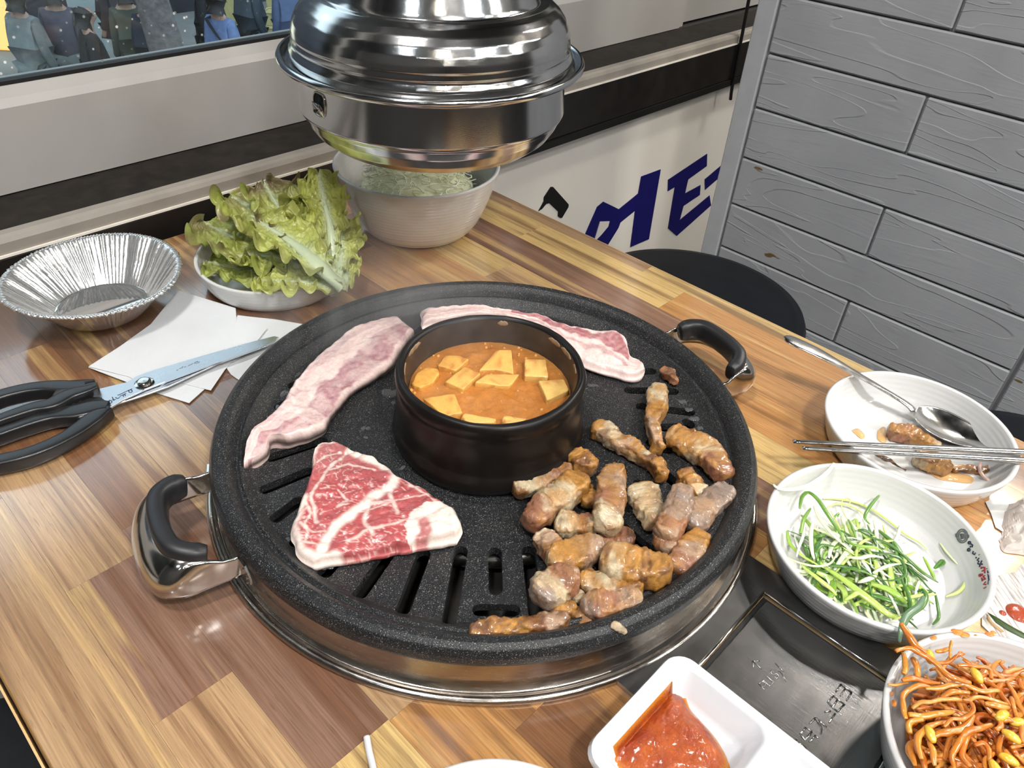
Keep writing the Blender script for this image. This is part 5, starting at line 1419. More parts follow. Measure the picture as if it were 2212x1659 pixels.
# grilled pieces
PAL = dict(pale=np.array([0.66, 0.53, 0.34]), gold=np.array([0.52, 0.245, 0.05]), meat=np.array([0.47, 0.30, 0.19]), grey=np.array([0.34, 0.25, 0.20]), brown=np.array([0.165, 0.062, 0.02]), char=np.array([0.07, 0.026, 0.013]), rose=np.array([0.36, 0.155, 0.085]))
def chunk(pts, w, t, label, mix, seed, lift=0.0, tilt=None, ox=1100, oy=880, s=4.254, sear=0.45, box_p=4.0, name='grilled_pork_piece', twist=0.25, n=60, m=36, base=PF, group='grilled pork pieces', ends=0.42):
    """one cooked piece: spine traced in the photo, own width, thickness and colouring along its length"""
    zc = base+lift
    P = []
    q = zoomed(pts, ox, oy, s)
    lifts = np.interp(np.linspace(0, 1, len(q)), [0, 1], tilt) if tilt else np.zeros(len(q))
    for (u, v), dz in zip(q, lifts):
        P.append(T(u, v, zc+t*0.55+dz))
    P[0] = P[0]+(P[0]-P[1])/np.linalg.norm(P[0]-P[1])*0.0028; P[-1] = P[-1]+(P[-1]-P[-2])/np.linalg.norm(P[-1]-P[-2])*0.0028
    path = smoothpath(P, n) if len(P) > 2 else smoothpath([P[0], (np.array(P[0])+P[1])/2, P[1]], n)
    W = smoothpath(np.c_[np.linspace(0, 1, len(w)), w, np.zeros(len(w))], n)[:, 1] if len(w) > 2 else lin(w, n)
    W = W*0.88
    L = np.r_[0, np.cumsum(np.linalg.norm(np.diff(path, axis=0), axis=1))]; e = np.minimum(L, L[-1]-L)
    k = np.sqrt(np.clip(1-(1-np.clip(e/(np.maximum(W*ends, t*0.35)), 0, 1))**2.4, 0.02, 1))
    V, F = sweep(path, W*0.5*k, np.full(n, t*0.5)*np.sqrt(k), m, p=box_p, twist=np.linspace(-twist, twist, n)+0.12*np.sin(np.linspace(0, 5, n)+seed))
    V = np.array(V); out = []
    cen = np.repeat(path, m, 0)
    Cc = []
    for i, v in enumerate(V):
        d = v-cen[i]; L2 = np.linalg.norm(d)+1e-9; d = d/L2
        f = sn(v, 75, seed)*0.0024-abs(sn(v, 150, seed+3))*0.0026+sn(v, 330, seed+4)*0.0011+sn(v, 700, seed+5)*0.0006
        vv = v+d*f
        vv[2] = max(vv[2], TZ+base+0.0003)
        out.append(vv)
        sp = (i//m)/(n-1)
        x = min(max(sp+0.16*sn(v, 85, seed+7)+0.10*sn(v, 300, seed+6), 0), 0.9999)*(len(mix)-1); a = int(x); fr = ss(0.25, 0.75, x-a)
        c = PAL[mix[a]]*(1-fr)+PAL[mix[min(a+1, len(mix)-1)]]*fr
        ang = (i % m)*2*math.pi/m; edge = ss(0.55, 0.95, abs(math.sin(2*ang)))
        c = c*(0.54+0.30*(0.5+0.5*sn(v, 240, seed+21))+0.30*(0.5+0.5*sn(v, 800, seed+22)))
        srr = ss(0.53-sear*0.25, 0.66, 0.5+0.5*sn(v, 75, seed+11)+0.22*sn(v, 320, seed+2)+0.13*edge)*min(1, sear*2.0)
        top = 0.45+0.55*max(0, d[2])
        srr = min(srr*top, 0.92)
        hot = PAL['gold']*0.80+PAL['brown']*0.10
        c = c*(1-srr)+hot*srr
        dk = ss(0.60, 0.76, 0.5+0.5*sn(v, 115, seed+17)+0.16*sn(v, 430, seed)+0.12*edge)*0.8*min(1, sear*1.9)
        c = c*(1-dk)+PAL['brown']*dk
        if sp < 0.05 or sp > 0.95: c = c*0.75+PAL['brown']*0.25
        Cc.append(c*(0.90+0.28*sn(v, 420, seed+1)))
    return obj(name, out, F, MCOOK, None, cols=Cc, label=label, cat='meat', group=group)
G = chunk
G([(790, 190), (900, 250), (1070, 360), (1200, 440), (1330, 520), (1410, 640)], [0.019, 0.021, 0.019, 0.014, 0.014, 0.011], 0.013, 'long browned pork strip pointing away from the right side of the pot', ['gold', 'pale', 'meat', 'pale', 'brown', 'gold'], 1, sear=0.55)
G([(1424, 838), (1418, 880), (1410, 925), (1424, 968)], [0.018, 0.019, 0.013, 0.011], 0.013, 'golden pork piece standing apart highest on the right side of the pan', ['pale', 'pale', 'gold', 'meat', 'gold'], 2, ox=0, oy=0, s=1, sear=0.35)
G([(1480, 250), (1650, 330), (1850, 460), (1960, 640)], [0.021, 0.026, 0.027, 0.020], 0.015, 'largest pale pork piece with orange sear near the right rim', ['pale', 'gold', 'pale', 'rose', 'rose'], 3, sear=0.45)
G([(1436, 802), (1448, 812), (1460, 824)], [0.009, 0.012, 0.009], 0.009, 'tiny brown pork scrap near the right handle', ['rose', 'brown', 'rose'], 4, ox=0, oy=0, s=1, sear=0.3, n=24, m=18)
G([(600, 440), (680, 510), (770, 560)], [0.018, 0.023, 0.017], 0.015, 'knobbly browned pork lump touching the front of the pot', ['meat', 'gold', 'brown', 'meat'], 5, sear=0.6)
G([(70, 770), (150, 740), (300, 690), (430, 640), (520, 570)], [0.014, 0.018, 0.019, 0.016, 0.014], 0.013, 'pork strip half hidden behind the fat golden roll at front of pot', ['brown', 'pale', 'meat', 'rose', 'meat'], 6, sear=0.3)
G([(720, 760), (730, 840), (700, 880)], [0.012, 0.015, 0.012], 0.011, 'small golden curl of pork tucked behind the fat golden roll', ['gold', 'gold', 'gold'], 7, sear=0.5, n=28, m=20)
G([(190, 1060), (320, 930), (470, 820), (600, 710), (640, 650)], [0.019, 0.024, 0.026, 0.026, 0.024], 0.017, 'fat golden pork roll with a red brown end left of the pile', ['rose', 'rose', 'pale', 'pale', 'gold', 'gold'], 8, lift=0.003, sear=0.35)
G([(990, 590), (940, 700), (930, 850), (900, 1000), (890, 1110)], [0.015, 0.023, 0.024, 0.024, 0.022], 0.016, 'upright pork piece with a blunt pale yellow fat end in the pile middle', ['brown', 'meat', 'meat', 'rose', 'pale', 'pale'], 9, lift=0.004, tilt=(0, 0.005), sear=0.35)
G([(1215, 735), (1260, 870), (1310, 990), (1350, 1080)], [0.026, 0.027, 0.023, 0.018], 0.013, 'square cut pale yellow pork slice with a golden edge', ['gold', 'pale', 'pale', 'pale', 'meat'], 10, sear=0.25, ends=0.35)
G([(1590, 610), (1660, 690), (1720, 800)], [0.015, 0.019, 0.017], 0.013, 'small seared pork piece leaning behind the long grey strip', ['rose', 'gold', 'pale'], 11, sear=0.5)
G([(1620, 770), (1580, 880), (1500, 1030), (1430, 1190)], [0.017, 0.021, 0.021, 0.024], 0.015, 'long grey brown pork strip leaning over the square pale slice', ['grey', 'grey', 'grey', 'rose', 'meat'], 12, lift=0.005, tilt=(0.006, 0), sear=0.15)
G([(1400, 1200), (1450, 1270), (1490, 1330)], [0.020, 0.017, 0.013], 0.013, 'pink brown pork end below the long grey strip', ['rose', 'rose', 'meat'], 13, sear=0.2, n=30, m=22)
G([(2000, 770), (1900, 860), (1760, 960), (1680, 1090)], [0.018, 0.023, 0.025, 0.019], 0.015, 'grey pork chunk with no sear beside the right rim', ['grey', 'grey', 'meat', 'grey'], 14, sear=0.08)
G([(1780, 1190), (1700, 1270), (1610, 1390), (1500, 1490)], [0.014, 0.019, 0.021, 0.018], 0.014, 'seared reddish pork piece nearest the right rim below the grey chunk', ['rose', 'gold', 'meat', 'rose', 'brown'], 15, sear=0.4)
G([(450, 1070), (560, 1090), (680, 1090), (770, 1110)], [0.017, 0.021, 0.021, 0.017], 0.015, 'short white pork piece with a red brown sear patch', ['pale', 'pale', 'rose', 'pale'], 16, lift=0.002, sear=0.35)
G([(850, 1200), (980, 1200), (1120, 1210)], [0.015, 0.021, 0.017], 0.011, 'dark red pork piece under the blunt pale yellow one', ['rose', 'rose', 'char'], 17, sear=0.2)
z4 = dict(ox=1000, oy=1120, s=5.267)
G([(900, 210), (960, 300), (1060, 390), (1180, 430)], [0.016, 0.019, 0.019, 0.016], 0.014, 'glistening pork piece with a pale corner above the open slots', ['pale', 'meat', 'rose', 'pale'], 18, sear=0.35, **z4)
G([(1000, 500), (1200, 430), (1400, 370), (1560, 350)], [0.016, 0.026, 0.027, 0.016], 0.014, 'wide glistening pork piece in the middle of the lower pile', ['pale', 'gold', 'meat', 'meat'], 19, lift=0.003, sear=0.4, **z4)
G([(1600, 490), (1800, 520), (2000, 560), (2200, 590), (2330, 600)], [0.026, 0.030, 0.029, 0.025, 0.017], 0.018, 'thick white pork block with an orange and brown seared side', ['pale', 'pale', 'gold', 'brown', 'gold', 'brown'], 20, lift=0.006, sear=0.45, ends=0.4, **z4)
G([(900, 920), (1000, 800), (1120, 720), (1260, 640)], [0.024, 0.028, 0.026, 0.018], 0.017, 'greyish white pork lump with a wine red patch beside the slots', ['grey', 'pale', 'rose', 'grey'], 21, lift=0.001, sear=0.15, **z4)
G([(1360, 700), (1500, 740), (1700, 770), (2000, 760)], [0.017, 0.022, 0.018, 0.016], 0.013, 'golden edged pork slice below the thick white block', ['gold', 'pale', 'gold', 'gold'], 22, lift=0.003, sear=0.5, **z4)
G([(1380, 980), (1560, 990), (1760, 960), (1970, 900)], [0.019, 0.024, 0.024, 0.021], 0.016, 'brownish pork chunk with a pale yellow end near the front rim', ['grey', 'rose', 'meat', 'pale'], 23, sear=0.3, **z4)
G([(120, 1330), (320, 1280), (560, 1270), (800, 1230), (1020, 1200), (1170, 1150)], [0.013, 0.016, 0.015, 0.014, 0.014, 0.010], 0.012, 'thin dark brown pork strip lying along the front rim', ['brown', 'brown', 'gold', 'brown', 'meat', 'brown'], 24, sear=0.5, **z4)
G([(1230, 1060), (1330, 1110), (1380, 1160), (1360, 1240)], [0.008, 0.012, 0.010, 0.007], 0.009, 'dark crisp pork tail next to the brownish chunk', ['char', 'brown', 'rose', 'brown'], 25, sear=0.3, n=28, m=18, **z4)
G([(1290, 860), (1330, 920)], [0.012, 0.010], 0.010, 'small pale pork bit between the white lump and golden slice', ['pale', 'pale'], 26, sear=0.1, n=22, m=18, **z4)
G([(1010, 1150), (1110, 1080), (1230, 1010)], [0.010, 0.012, 0.010], 0.009, 'little browned pork shred joining the thin dark strip', ['brown', 'gold', 'brown'], 27, sear=0.5, n=26, m=18, **z4)
G([(1330, 1352), (1345, 1362)], [0.006, 0.006], 0.0025, 'crumb of pale batter stuck on the front rim of the pan', ['pale', 'pale'], 28, ox=0, oy=0, s=1, sear=0.2, n=12, m=10, base=0.0415, name='fat_crumb')
# scraps on the side plate
pa = dict(ox=1640, oy=660, s=2.811, base=0.0042, group='scraps on the side plate')
G([(800, 760), (900, 780), (1010, 830), (1080, 860)], [0.016, 0.020, 0.020, 0.014], 0.013, 'reddish grilled pork piece under the spoon on the side plate', ['rose', 'rose', 'gold', 'pale'], 31, sear=0.4, **pa)
G([(960, 930), (1050, 950), (1110, 980), (1140, 1000)], [0.016, 0.021, 0.020, 0.012], 0.013, 'pale browned pork piece below the chopsticks on the side plate', ['pale', 'gold', 'gold'], 32, sear=0.4, **pa)
pa2 = dict(pa); pa2['name'] = 'kimchi_shred'
G([(1180, 990), (1280, 990), (1380, 1000), (1440, 970)], [0.009, 0.011, 0.010, 0.006], 0.004, 'orange kimchi shred with red sauce on the side plate', ['gold', 'rose', 'gold'], 33, sear=0.7, n=24, m=14, **pa2)
G([(720, 900), (790, 940), (870, 990)], [0.005, 0.006, 0.005], 0.003, 'thin dark brown scrap at the front edge of the side plate', ['char', 'char', 'char'], 34, sear=0.2, n=20, m=12, **{**pa, 'name': 'vegetable_scrap', 'base': 0.008})
P = [T(u, v, 0.0085) for u, v in zoomed([(1345, 950), (1340, 1000), (1370, 1045), (1410, 1065)], 1640, 660, 2.811)]
V, F = strand(P, 0.0018, 0.0012, 18, 8)
obj('onion_strip', V, F, MONION, None, cols=np.repeat([[0.62, 0.42, 0.36]], len(V), 0), label='translucent onion strip with red sauce on the side plate', cat='vegetable')
MOIL = newmat('sauce_film')[0]; _b = MOIL.node_tree.nodes['Principled BSDF']
_b.inputs['Base Color'].default_value = (0.70, 0.42, 0.18, 1); _b.inputs['Roughness'].default_value = 0.06
pu = MB()
for pts in ([(930, 950), (1000, 990), (1080, 1050), (1180, 1070), (1290, 1080), (1290, 1040), (1180, 1010), (1080, 960), (1000, 920)], [(720, 760), (760, 740), (770, 830), (720, 815)], [(560, 760), (600, 750), (640, 790), (620, 810)]):
    C = [T(u, v, 0.0043) for u, v in zoomed(pts, 1640, 660, 2.811)]
    C = smoothpath(C+[C[0]], 30)[:-1]
    pu.add(prism(C, (0, 0, 1), 0.0005))
pu.build('sauce_puddle', MOIL, None, label='brownish oily sauce smears on the side plate floor', cat='sauce', kind='stuff')

# ================================================================== LETTUCE
MLET = vcol('lettuce', 0.30, bscale=160, bstr=0.5, bdist=0.0015, sss=0.0, coat=0.25, trans=True)
def leaf(P, width, ruffle, label, seed, up=(0, 0, 1), green=0.5, red=0.3, nx=170, ny=64, cup=0.25, waves=7.0, name='lettuce_leaf', rib=1.0):
    """ruffled leaf blade along a rising midrib curve P (root to tip)"""
    path = smoothpath(np.array(P, float), nx)
    tan = np.gradient(path, axis=0); tan /= np.linalg.norm(tan, axis=1)[:, None]
    up = np.array(up, float); side = np.cross(tan, up); side /= np.linalg.norm(side, axis=1)[:, None]; nor = np.cross(side, tan)
    V, Cc, F = [], [], []
    for i in range(nx):
        s = i/(nx-1)
        wprof = width*(0.16+0.84*ss(0.02, 0.62, s))*math.sqrt(max(0.0, 1-max(0, (s-0.68)/0.32)**2.4)+0.004)
        for j in range(ny):
            t = 2*j/(ny-1)-1; at = abs(t); sg = 1 if t > 0 else -1
            ph = s*waves*2*math.pi+seed*1.7+1.3*sg+1.5*sn((s*3, sg, seed), 1, seed)
            lobe = 1+0.13*math.sin(ph*0.5+seed)+0.10*sn((s*7, sg*2.0, seed), 1, seed)
            w = wprof*(1+(lobe-1)*at)
            fr = at**2.2*ss(0.03, 0.25, s)
            rf = ruffle*0.72*fr*(math.sin(ph)+0.40*math.sin(1.7*ph+seed+3*at)*at)
            rf += ruffle*0.8*sn((s*9, t*2.5, seed), 1, seed)*(0.25+0.75*at)
            crin = 0.0042*sn((s*20, t*7, seed), 1, seed+3)*(0.35+at)+0.0017*sn((s*50, t*18, seed), 1, seed+4)
            p = path[i]+side[i]*(t*w*(1-0.10*fr))+nor[i]*(rf+crin+cup*w*at**2)+tan[i]*(0.55*ruffle*math.cos(ph)*fr)+side[i]*sg*0.16*ruffle*math.cos(1.7*ph)*fr
            if abs(p[0]-0.025) < 0.2: p[2] = max(p[2], TZ+0.006)
            V.append(p)
            ribk = math.exp(-(at*wprof/(0.0060*(1.15-s)*rib+0.0008))**2)
            vein = math.exp(-((((at*3.2-s*4.0+0.25*sn((s*6, t*3, 1), 1, seed)) % 0.62)-0.31)/0.05)**2)*0.40*(1-at)*ss(0.1, 0.3, s)
            k = 0.5+0.5*sn((p[0], p[1], p[2]), 85, seed+5); k2 = 0.5+0.5*sn((p[0], p[1], p[2]), 260, seed+6)
            g = np.array([0.58, 0.60, 0.13])*(1-green)+np.array([0.30, 0.36, 0.075])*green
            g = g*(0.60+0.5*k+0.3*k2)
            pale = np.array([0.62, 0.66, 0.27]); pl = 0.5*ss(0.45, 0.0, s)+0.25*ss(0.75, 1.0, at)
            g = g*(1-pl)+pale*pl
            rd = red*ss(0.45, 0.95, max(at, s**2))*ss(0.30, 0.56, 0.5+0.5*sn((p[0], p[1], p[2]), 45, seed+8))
            g = g*(1-rd)+np.array([0.20, 0.135, 0.085])*rd
            m_ = max(ribk, vein)
            g = g*(1-m_)+np.array([0.64, 0.70, 0.44])*m_
            Cc.append(g)
    for i in range(nx-1):
        for j in range(ny-1): F.append((i*ny+j, (i+1)*ny+j, (i+1)*ny+j+1, i*ny+j+1))
    t = thing(name, label, 'lettuce', tuple(path[0]), 'lettuce leaves on the plate')
    obj('leaf_blade', V, F, MLET, t, cols=Cc)
    rb = lin([0.0062, 0.0052, 0.0038, 0.0024, 0.0012, 0.0005], nx)*rib
    rp = path[:int(nx*0.92)]-nor[:int(nx*0.92)]*0.0004
    Vr, Fr = sweep(rp, rb[:len(rp)], rb[:len(rp)]*0.5, 8)
    obj('midrib', Vr, Fr, MLET, t, cols=np.repeat([[0.64, 0.72, 0.48]], len(Vr), 0))
    return t
def E3(u, v, z): return T(u, v, z)
root = E3(722, 612, 0.030)
leaf([E3(660, 600, 0.022), E3(600, 590, 0.022), E3(520, 580, 0.022), E3(450, 565, 0.026)], 0.036, 0.008, 'low dark green lettuce leaf on the left edge of the plate', 1, green=0.8, red=0.25)
leaf([E3(690, 590, 0.028), E3(600, 560, 0.034), E3(520, 520, 0.040), E3(440, 480, 0.046)], 0.042, 0.010, 'broad green lettuce leaf reaching to the far left over the plate rim', 2, green=0.7, red=0.7)
leaf([E3(700, 590, 0.030), E3(640, 530, 0.045), E3(570, 470, 0.058), E3(500, 425, 0.066)], 0.040, 0.011, 'yellow green lettuce leaf leaning to the upper left', 3, green=0.45, red=0.75)
leaf([E3(705, 585, 0.032), E3(655, 520, 0.050), E3(605, 450, 0.068), E3(570, 395, 0.082)], 0.033, 0.009, 'brown tipped lettuce leaf standing at the back of the plate', 4, green=0.6, red=0.95)
leaf([E3(712, 580, 0.030), E3(690, 500, 0.052), E3(660, 430, 0.072), E3(635, 400, 0.085)], 0.030, 0.010, 'bright ruffled lettuce leaf near the back middle', 5, green=0.35, red=0.35)
leaf([E3(722, 575, 0.030), E3(715, 500, 0.054), E3(700, 430, 0.076), E3(688, 372, 0.092)], 0.024, 0.008, 'tall light green lettuce leaf with a rounded tip beside the white bowl', 6, green=0.25, red=0.05)
leaf([E3(725, 605, 0.028), E3(735, 560, 0.036), E3(735, 510, 0.046), E3(728, 470, 0.055)], 0.026, 0.009, 'yellow green lettuce leaf at the right side near the white bowl', 7, green=0.3, red=0.1)
leaf([E3(738, 618, 0.030), E3(690, 575, 0.050), E3(640, 530, 0.058), E3(580, 490, 0.064), E3(540, 465, 0.068)], 0.036, 0.009, 'top lettuce leaf showing a thick white midrib', 8, green=0.4, red=0.3, rib=1.7, cup=0.35)
leaf([E3(735, 622, 0.028), E3(670, 610, 0.034), E3(600, 606, 0.034), E3(555, 608, 0.032)], 0.026, 0.009, 'short frilly lettuce leaf lying on the front rim of the plate', 9, green=0.3, red=0.0, rib=0.8)
leaf([E3(740, 625, 0.026), E3(748, 600, 0.026), E3(742, 570, 0.028), E3(735, 545, 0.030)], 0.018, 0.006, 'pale frilly lettuce leaf hanging over the right rim of the plate', 10, green=0.15, red=0.0, rib=0.6)
leaf([E3(700, 600, 0.026), E3(640, 570, 0.034), E3(560, 550, 0.040), E3(490, 555, 0.040)], 0.030, 0.010, 'mid green lettuce leaf lying below the thick midrib', 11, green=0.55, red=0.1, rib=1.1)
# frayed cut end of the lettuce
P = [E3(722, 600, 0.030), E3(728, 618, 0.026), E3(720, 634, 0.016)]
V, F = sweep(smoothpath(P, 16), lin([0.007, 0.009, 0.006], 16), lin([0.004, 0.006, 0.004], 16), 12)
V = np.array([v+np.array([sn(v, 200, 1), sn(v, 200, 2), sn(v, 200, 3)])*0.003 for v in V])
obj('lettuce_stub', V, F, MLET, None, cols=[np.array([0.66, 0.64, 0.36])*(0.9+0.3*sn(v, 200, 4)) for v in V], label='pale torn lettuce stem end hanging over the plate rim towards the pan', cat='lettuce')

# ================================================================== NAPKINS AND PAPER
def sheet(name, pts, z, label, mat, t=0.0004, wav=0.0004, cat='napkin', group=None, ox=0, oy=340, s=2.765, seed=1, grid=26, foldz=None):
    P = np.array([T(u, v, z) for u, v in zoomed(pts, ox, oy, s)])
    bm = bmesh.new()
    ring_ = []
    for i in range(len(P)):
        a, b = P[i], P[(i+1) % len(P)]; k = max(2, int(np.linalg.norm(b-a)/0.006))
        for q in range(k): ring_.append(a+(b-a)*q/k)
    vs = [bm.verts.new(p) for p in ring_]
    es = [bm.edges.new((vs[i], vs[(i+1) % len(vs)])) for i in range(len(vs))]
    bmesh.ops.triangle_fill(bm, use_beauty=True, edges=es)
    for _ in range(3):
        bmesh.ops.subdivide_edges(bm, edges=[e for e in bm.edges if e.calc_length() > 0.008], cuts=1, use_grid_fill=False)
        bmesh.ops.triangulate(bm, faces=bm.faces)
    bm.verts.index_update()
    V = np.array([v.co[:] for v in bm.verts]); F = [[v.index for v in f.verts] for f in bm.faces]; bm.free()
    for v in V: v[2] += wav*(0.5+0.5*sn(v, 30, seed))
    nv = len(V); top = V+np.array([0, 0, t])
    FF = [f for f in F]+[[i+nv for i in f][::-1] for f in F]
    from collections import Counter
    ed = Counter()
    for f in F:
        for i in range(len(f)): ed[tuple(sorted((f[i], f[(i+1) % len(f)])))] += 1
    for (a, b), c in ed.items():
        if c == 1: FF.append([a, b, b+nv, a+nv])
    return obj(name, np.concatenate([V, top]), FF, mat, None, smooth=False, label=label, cat=cat, group=group)
NG = 'paper napkins by the scissors'
sheet('napkin', [(1420, 945), (1640, 970), (1815, 1000), (1900, 1060), (1700, 1260), (1575, 1358), (1480, 1368), (1380, 1300), (1300, 1180)], 0.0004, 'napkin partly under the pan rim at the right of the stack', MNAP, group=NG, seed=1)
sheet('napkin', [(935, 1410), (1130, 1470), (1330, 1290), (1400, 1180), (1000, 1160)], 0.0010, 'lowest napkin whose corner sticks out nearest the camera', MNAP, group=NG, seed=2)
sheet('napkin', [(1000, 1330), (1260, 1395), (1345, 1270), (1420, 1180), (1080, 1130)], 0.0016, 'napkin with an embossed corner just below the scissor blades', MNAP, group=NG, seed=3)
sheet('napkin', [(1065, 797), (1408, 903), (1416, 1000), (1330, 1240), (900, 1360), (765, 1347), (528, 1256), (720, 1130), (900, 1000)], 0.0022, 'napkin with its upper corner pointing at the lettuce plate', MNAP, group=NG, seed=4)
sheet('napkin', [(1045, 858), (1300, 935), (1597, 1022), (1520, 1120), (1400, 1220), (800, 1330), (770, 1312), (530, 1252), (720, 1130), (900, 1000)], 0.0030, 'topmost napkin lying under the scissor pivot', MNAP, group=NG, seed=5)
# crumpled tissue at the right edge
def tissue(name, pts, h, label, seed):
    C = np.array([T(u, v, 0.0) for u, v in pts]); c = C.mean(0); ring_ = smoothpath(np.vstack([C, C[:1]]), 49)[:-1]
    V, F = [], []; n, m = 48, 18
    for i in range(n):
        for j in range(m):
            t = (j+1)/m; p = c+(ring_[i]-c)*t
            z = h*(1-t**2.2)+h*0.75*(sn((p[0], p[1], 0), 60, seed)+0.6*abs(sn((p[0], p[1], 0), 130, seed+2)))*(1-t**4)
            V.append((p[0]+0.003*sn(p, 150, seed+3), p[1]+0.003*sn(p, 150, seed+5), TZ+max(0.0005, z)))
    for i in range(n):
        k = (i+1) % n
        for j in range(m-1): F.append((i*m+j, k*m+j, k*m+j+1, i*m+j+1))
    F.append([i*m for i in range(n)]); F.append([i*m+m-1 for i in range(n)][::-1])
    return obj(name, V, F, MTISS, None, smooth=False, label=label, cat='tissue')
tissue('crumpled_tissue', [(2172, 1098), (2215, 1075), (2260, 1080), (2290, 1140), (2270, 1200), (2210, 1200), (2162, 1190), (2166, 1140)], 0.012, 'crumpled beige tissue at the right edge of the table', 3)
MFILM = plain('grey_wrapper', (0.45, 0.46, 0.45), 0.3, var=0.1)
sheet('paper_strip', [(2128, 1085), (2150, 1075), (2180, 1080), (2172, 1130), (2166, 1150), (2150, 1140), (2140, 1110)], 0.0006, 'thin grey wrapper scrap between the side plate and the tissue', MFILM, ox=0, oy=0, s=1, cat='wrapper', seed=6)
def mat_paper():
    m, nt, b = newmat('white_woodgrain_paper')
    v = texco(nt, 'Position', (90, 330, 1))
    mp = nt.nodes[-1] if False else None
    rot = N(nt, 'Mapping'); rot.inputs['Rotation'].default_value = (0, 0, math.radians(-48))
    g = N(nt, 'NewGeometry'); nt.links.new(g.outputs['Position'], rot.inputs['Vector'])
    sc = N(nt, 'Mapping'); sc.inputs['Scale'].default_value = (40, 620, 1); nt.links.new(rot.outputs[0], sc.inputs['Vector'])
    f = noise(nt, sc.outputs[0], 1.0, 3, 0.6)
    nt.links.new(ramp(nt, f, [(0.36, (0.22, 0.18, 0.15)), (0.52, (0.52, 0.50, 0.49))]), b.inputs['Base Color'])
    b.inputs['Roughness'].default_value = 0.5
    return m
mm = sheet('paper_placemat', [(2120, 1330), (2150, 1246), (2170, 1240), (2196, 1236), (2206, 1220), (2330, 1190), (2400, 1500), (2250, 1470), (2120, 1352)], 0.0004, 'white wood grain printed paper mat at the lower right edge', mat_paper(), ox=0, oy=0, s=1, cat='placemat', seed=7)
pm = MB()
MGRN = plain('dark_green_print', (0.035, 0.07, 0.012), 0.45)
L1 = [T(u, v, 0.0011) for u, v in zoomed([(445, 1240), (500, 1310), (580, 1365), (680, 1415), (800, 1460), (800, 1440), (700, 1385), (600, 1330), (520, 1280)], 2000, 950, 3.316)]
obj('leaf_print', *prism(L1, (0, 0, 1), 0.0003), MGRN, mm)
MBRN = plain('tan_print', (0.42, 0.27, 0.12), 0.5)
L2 = [T(u, v, 0.0011) for u, v in zoomed([(440, 1250), (470, 1300), (560, 1375), (540, 1380), (470, 1330), (436, 1280)], 2000, 950, 3.316)]
obj('twig_print', *prism(L2, (0, 0, 1), 0.0003), MBRN, mm)
for u, v, r, l in ((2199, 1324, 0.0075, 'shiny red sauce drop on the white paper mat'), (2166, 1324, 0.0022, 'tiny red sauce fleck left of the shiny drop')):
    V, F = lathe([(r, 0), (r*0.9, r*0.13), (r*0.6, r*0.24), (0, r*0.28)], tuple(T(u, v, 0.0012)[:2]), 24, z0=TZ+0.0012)
    obj('sauce_drop', V, F, MPASTE, None, cols=np.repeat([[0.36, 0.05, 0.012]], len(V), 0), label=l, cat='sauce')

# ================================================================== SCISSORS
sc_ = thing('scissors', 'steel kitchen scissors with black handles lying on napkins left of pan', 'scissors', tuple(T(312, 828, 0.004)))
def Zs(pts, z): return [T(u, v, z) for u, v in zoomed(pts, 0, 780, 5.53)]
Z4 = lambda pts, z: [T(u, v, z) for u, v in zoomed(pts, 0, 340, 2.765)]
bl = [(555, 1535), (600, 1490), (655, 1400), (760, 1350), (830, 1310), (930, 1275), (1200, 1195), (1500, 1110), (1640, 1075), (1668, 1082), (1640, 1105), (1450, 1180), (1200, 1270), (1000, 1345), (870, 1395), (760, 1460), (660, 1500), (620, 1530)]
upb = Z4([(560, 1480), (575, 1395), (760, 1350), (830, 1310), (930, 1275), (1200, 1195), (1500, 1110), (1640, 1075), (1668, 1082), (1640, 1105), (1450, 1180), (1200, 1270), (1000, 1345), (870, 1395), (740, 1455), (665, 1500), (600, 1520)], 0.0085)
obj('upper_blade', *bevelled(prism(upb, (0, 0, 1), 0.0016), 0.0003, 1), MBLADE, sc_, smooth=False)
bev = Z4([(955, 1370), (1010, 1320), (1250, 1225), (1500, 1135), (1640, 1092), (1655, 1092), (1450, 1176), (1200, 1264), (1000, 1342)], 0.0101)
obj('blade_bevel', *prism(bev, (0, 0, 1), 0.00025), MBLADE, sc_, smooth=False)
lob = Z4([(610, 1400), (700, 1400), (830, 1340), (1000, 1330), (1450, 1175), (1650, 1095), (1600, 1130), (1300, 1240), (1000, 1380), (830, 1440), (700, 1480), (640, 1520)], 0.0064)
obj('lower_blade', *bevelled(prism(lob, (0, 0, 1), 0.0016), 0.0003, 1), MBLADE, sc_, smooth=False)
pv = T(312, 828, 0.0101)
obj('pivot_screw', *lathe([(0.0078, 0.0), (0.0078, 0.0006), (0.0066, 0.0010), (0.0055, 0.0010), (0.0056, 0.0026), (0.0046, 0.0034), (0.0, 0.0036)], (pv[0], pv[1]), 32, z0=TZ+0.0100), MSTEEL, sc_, auto=40)
def sloop(name, pts, w, h, z):
    P = smoothpath(Zs(pts, z), 70)
    n = 70
    V, F = sweep(P, lin(w, n)*1.12, lin(h, n)*0.92, 32, p=6.0)
    return obj(name, V, F, MBLACK, sc_, auto=45)
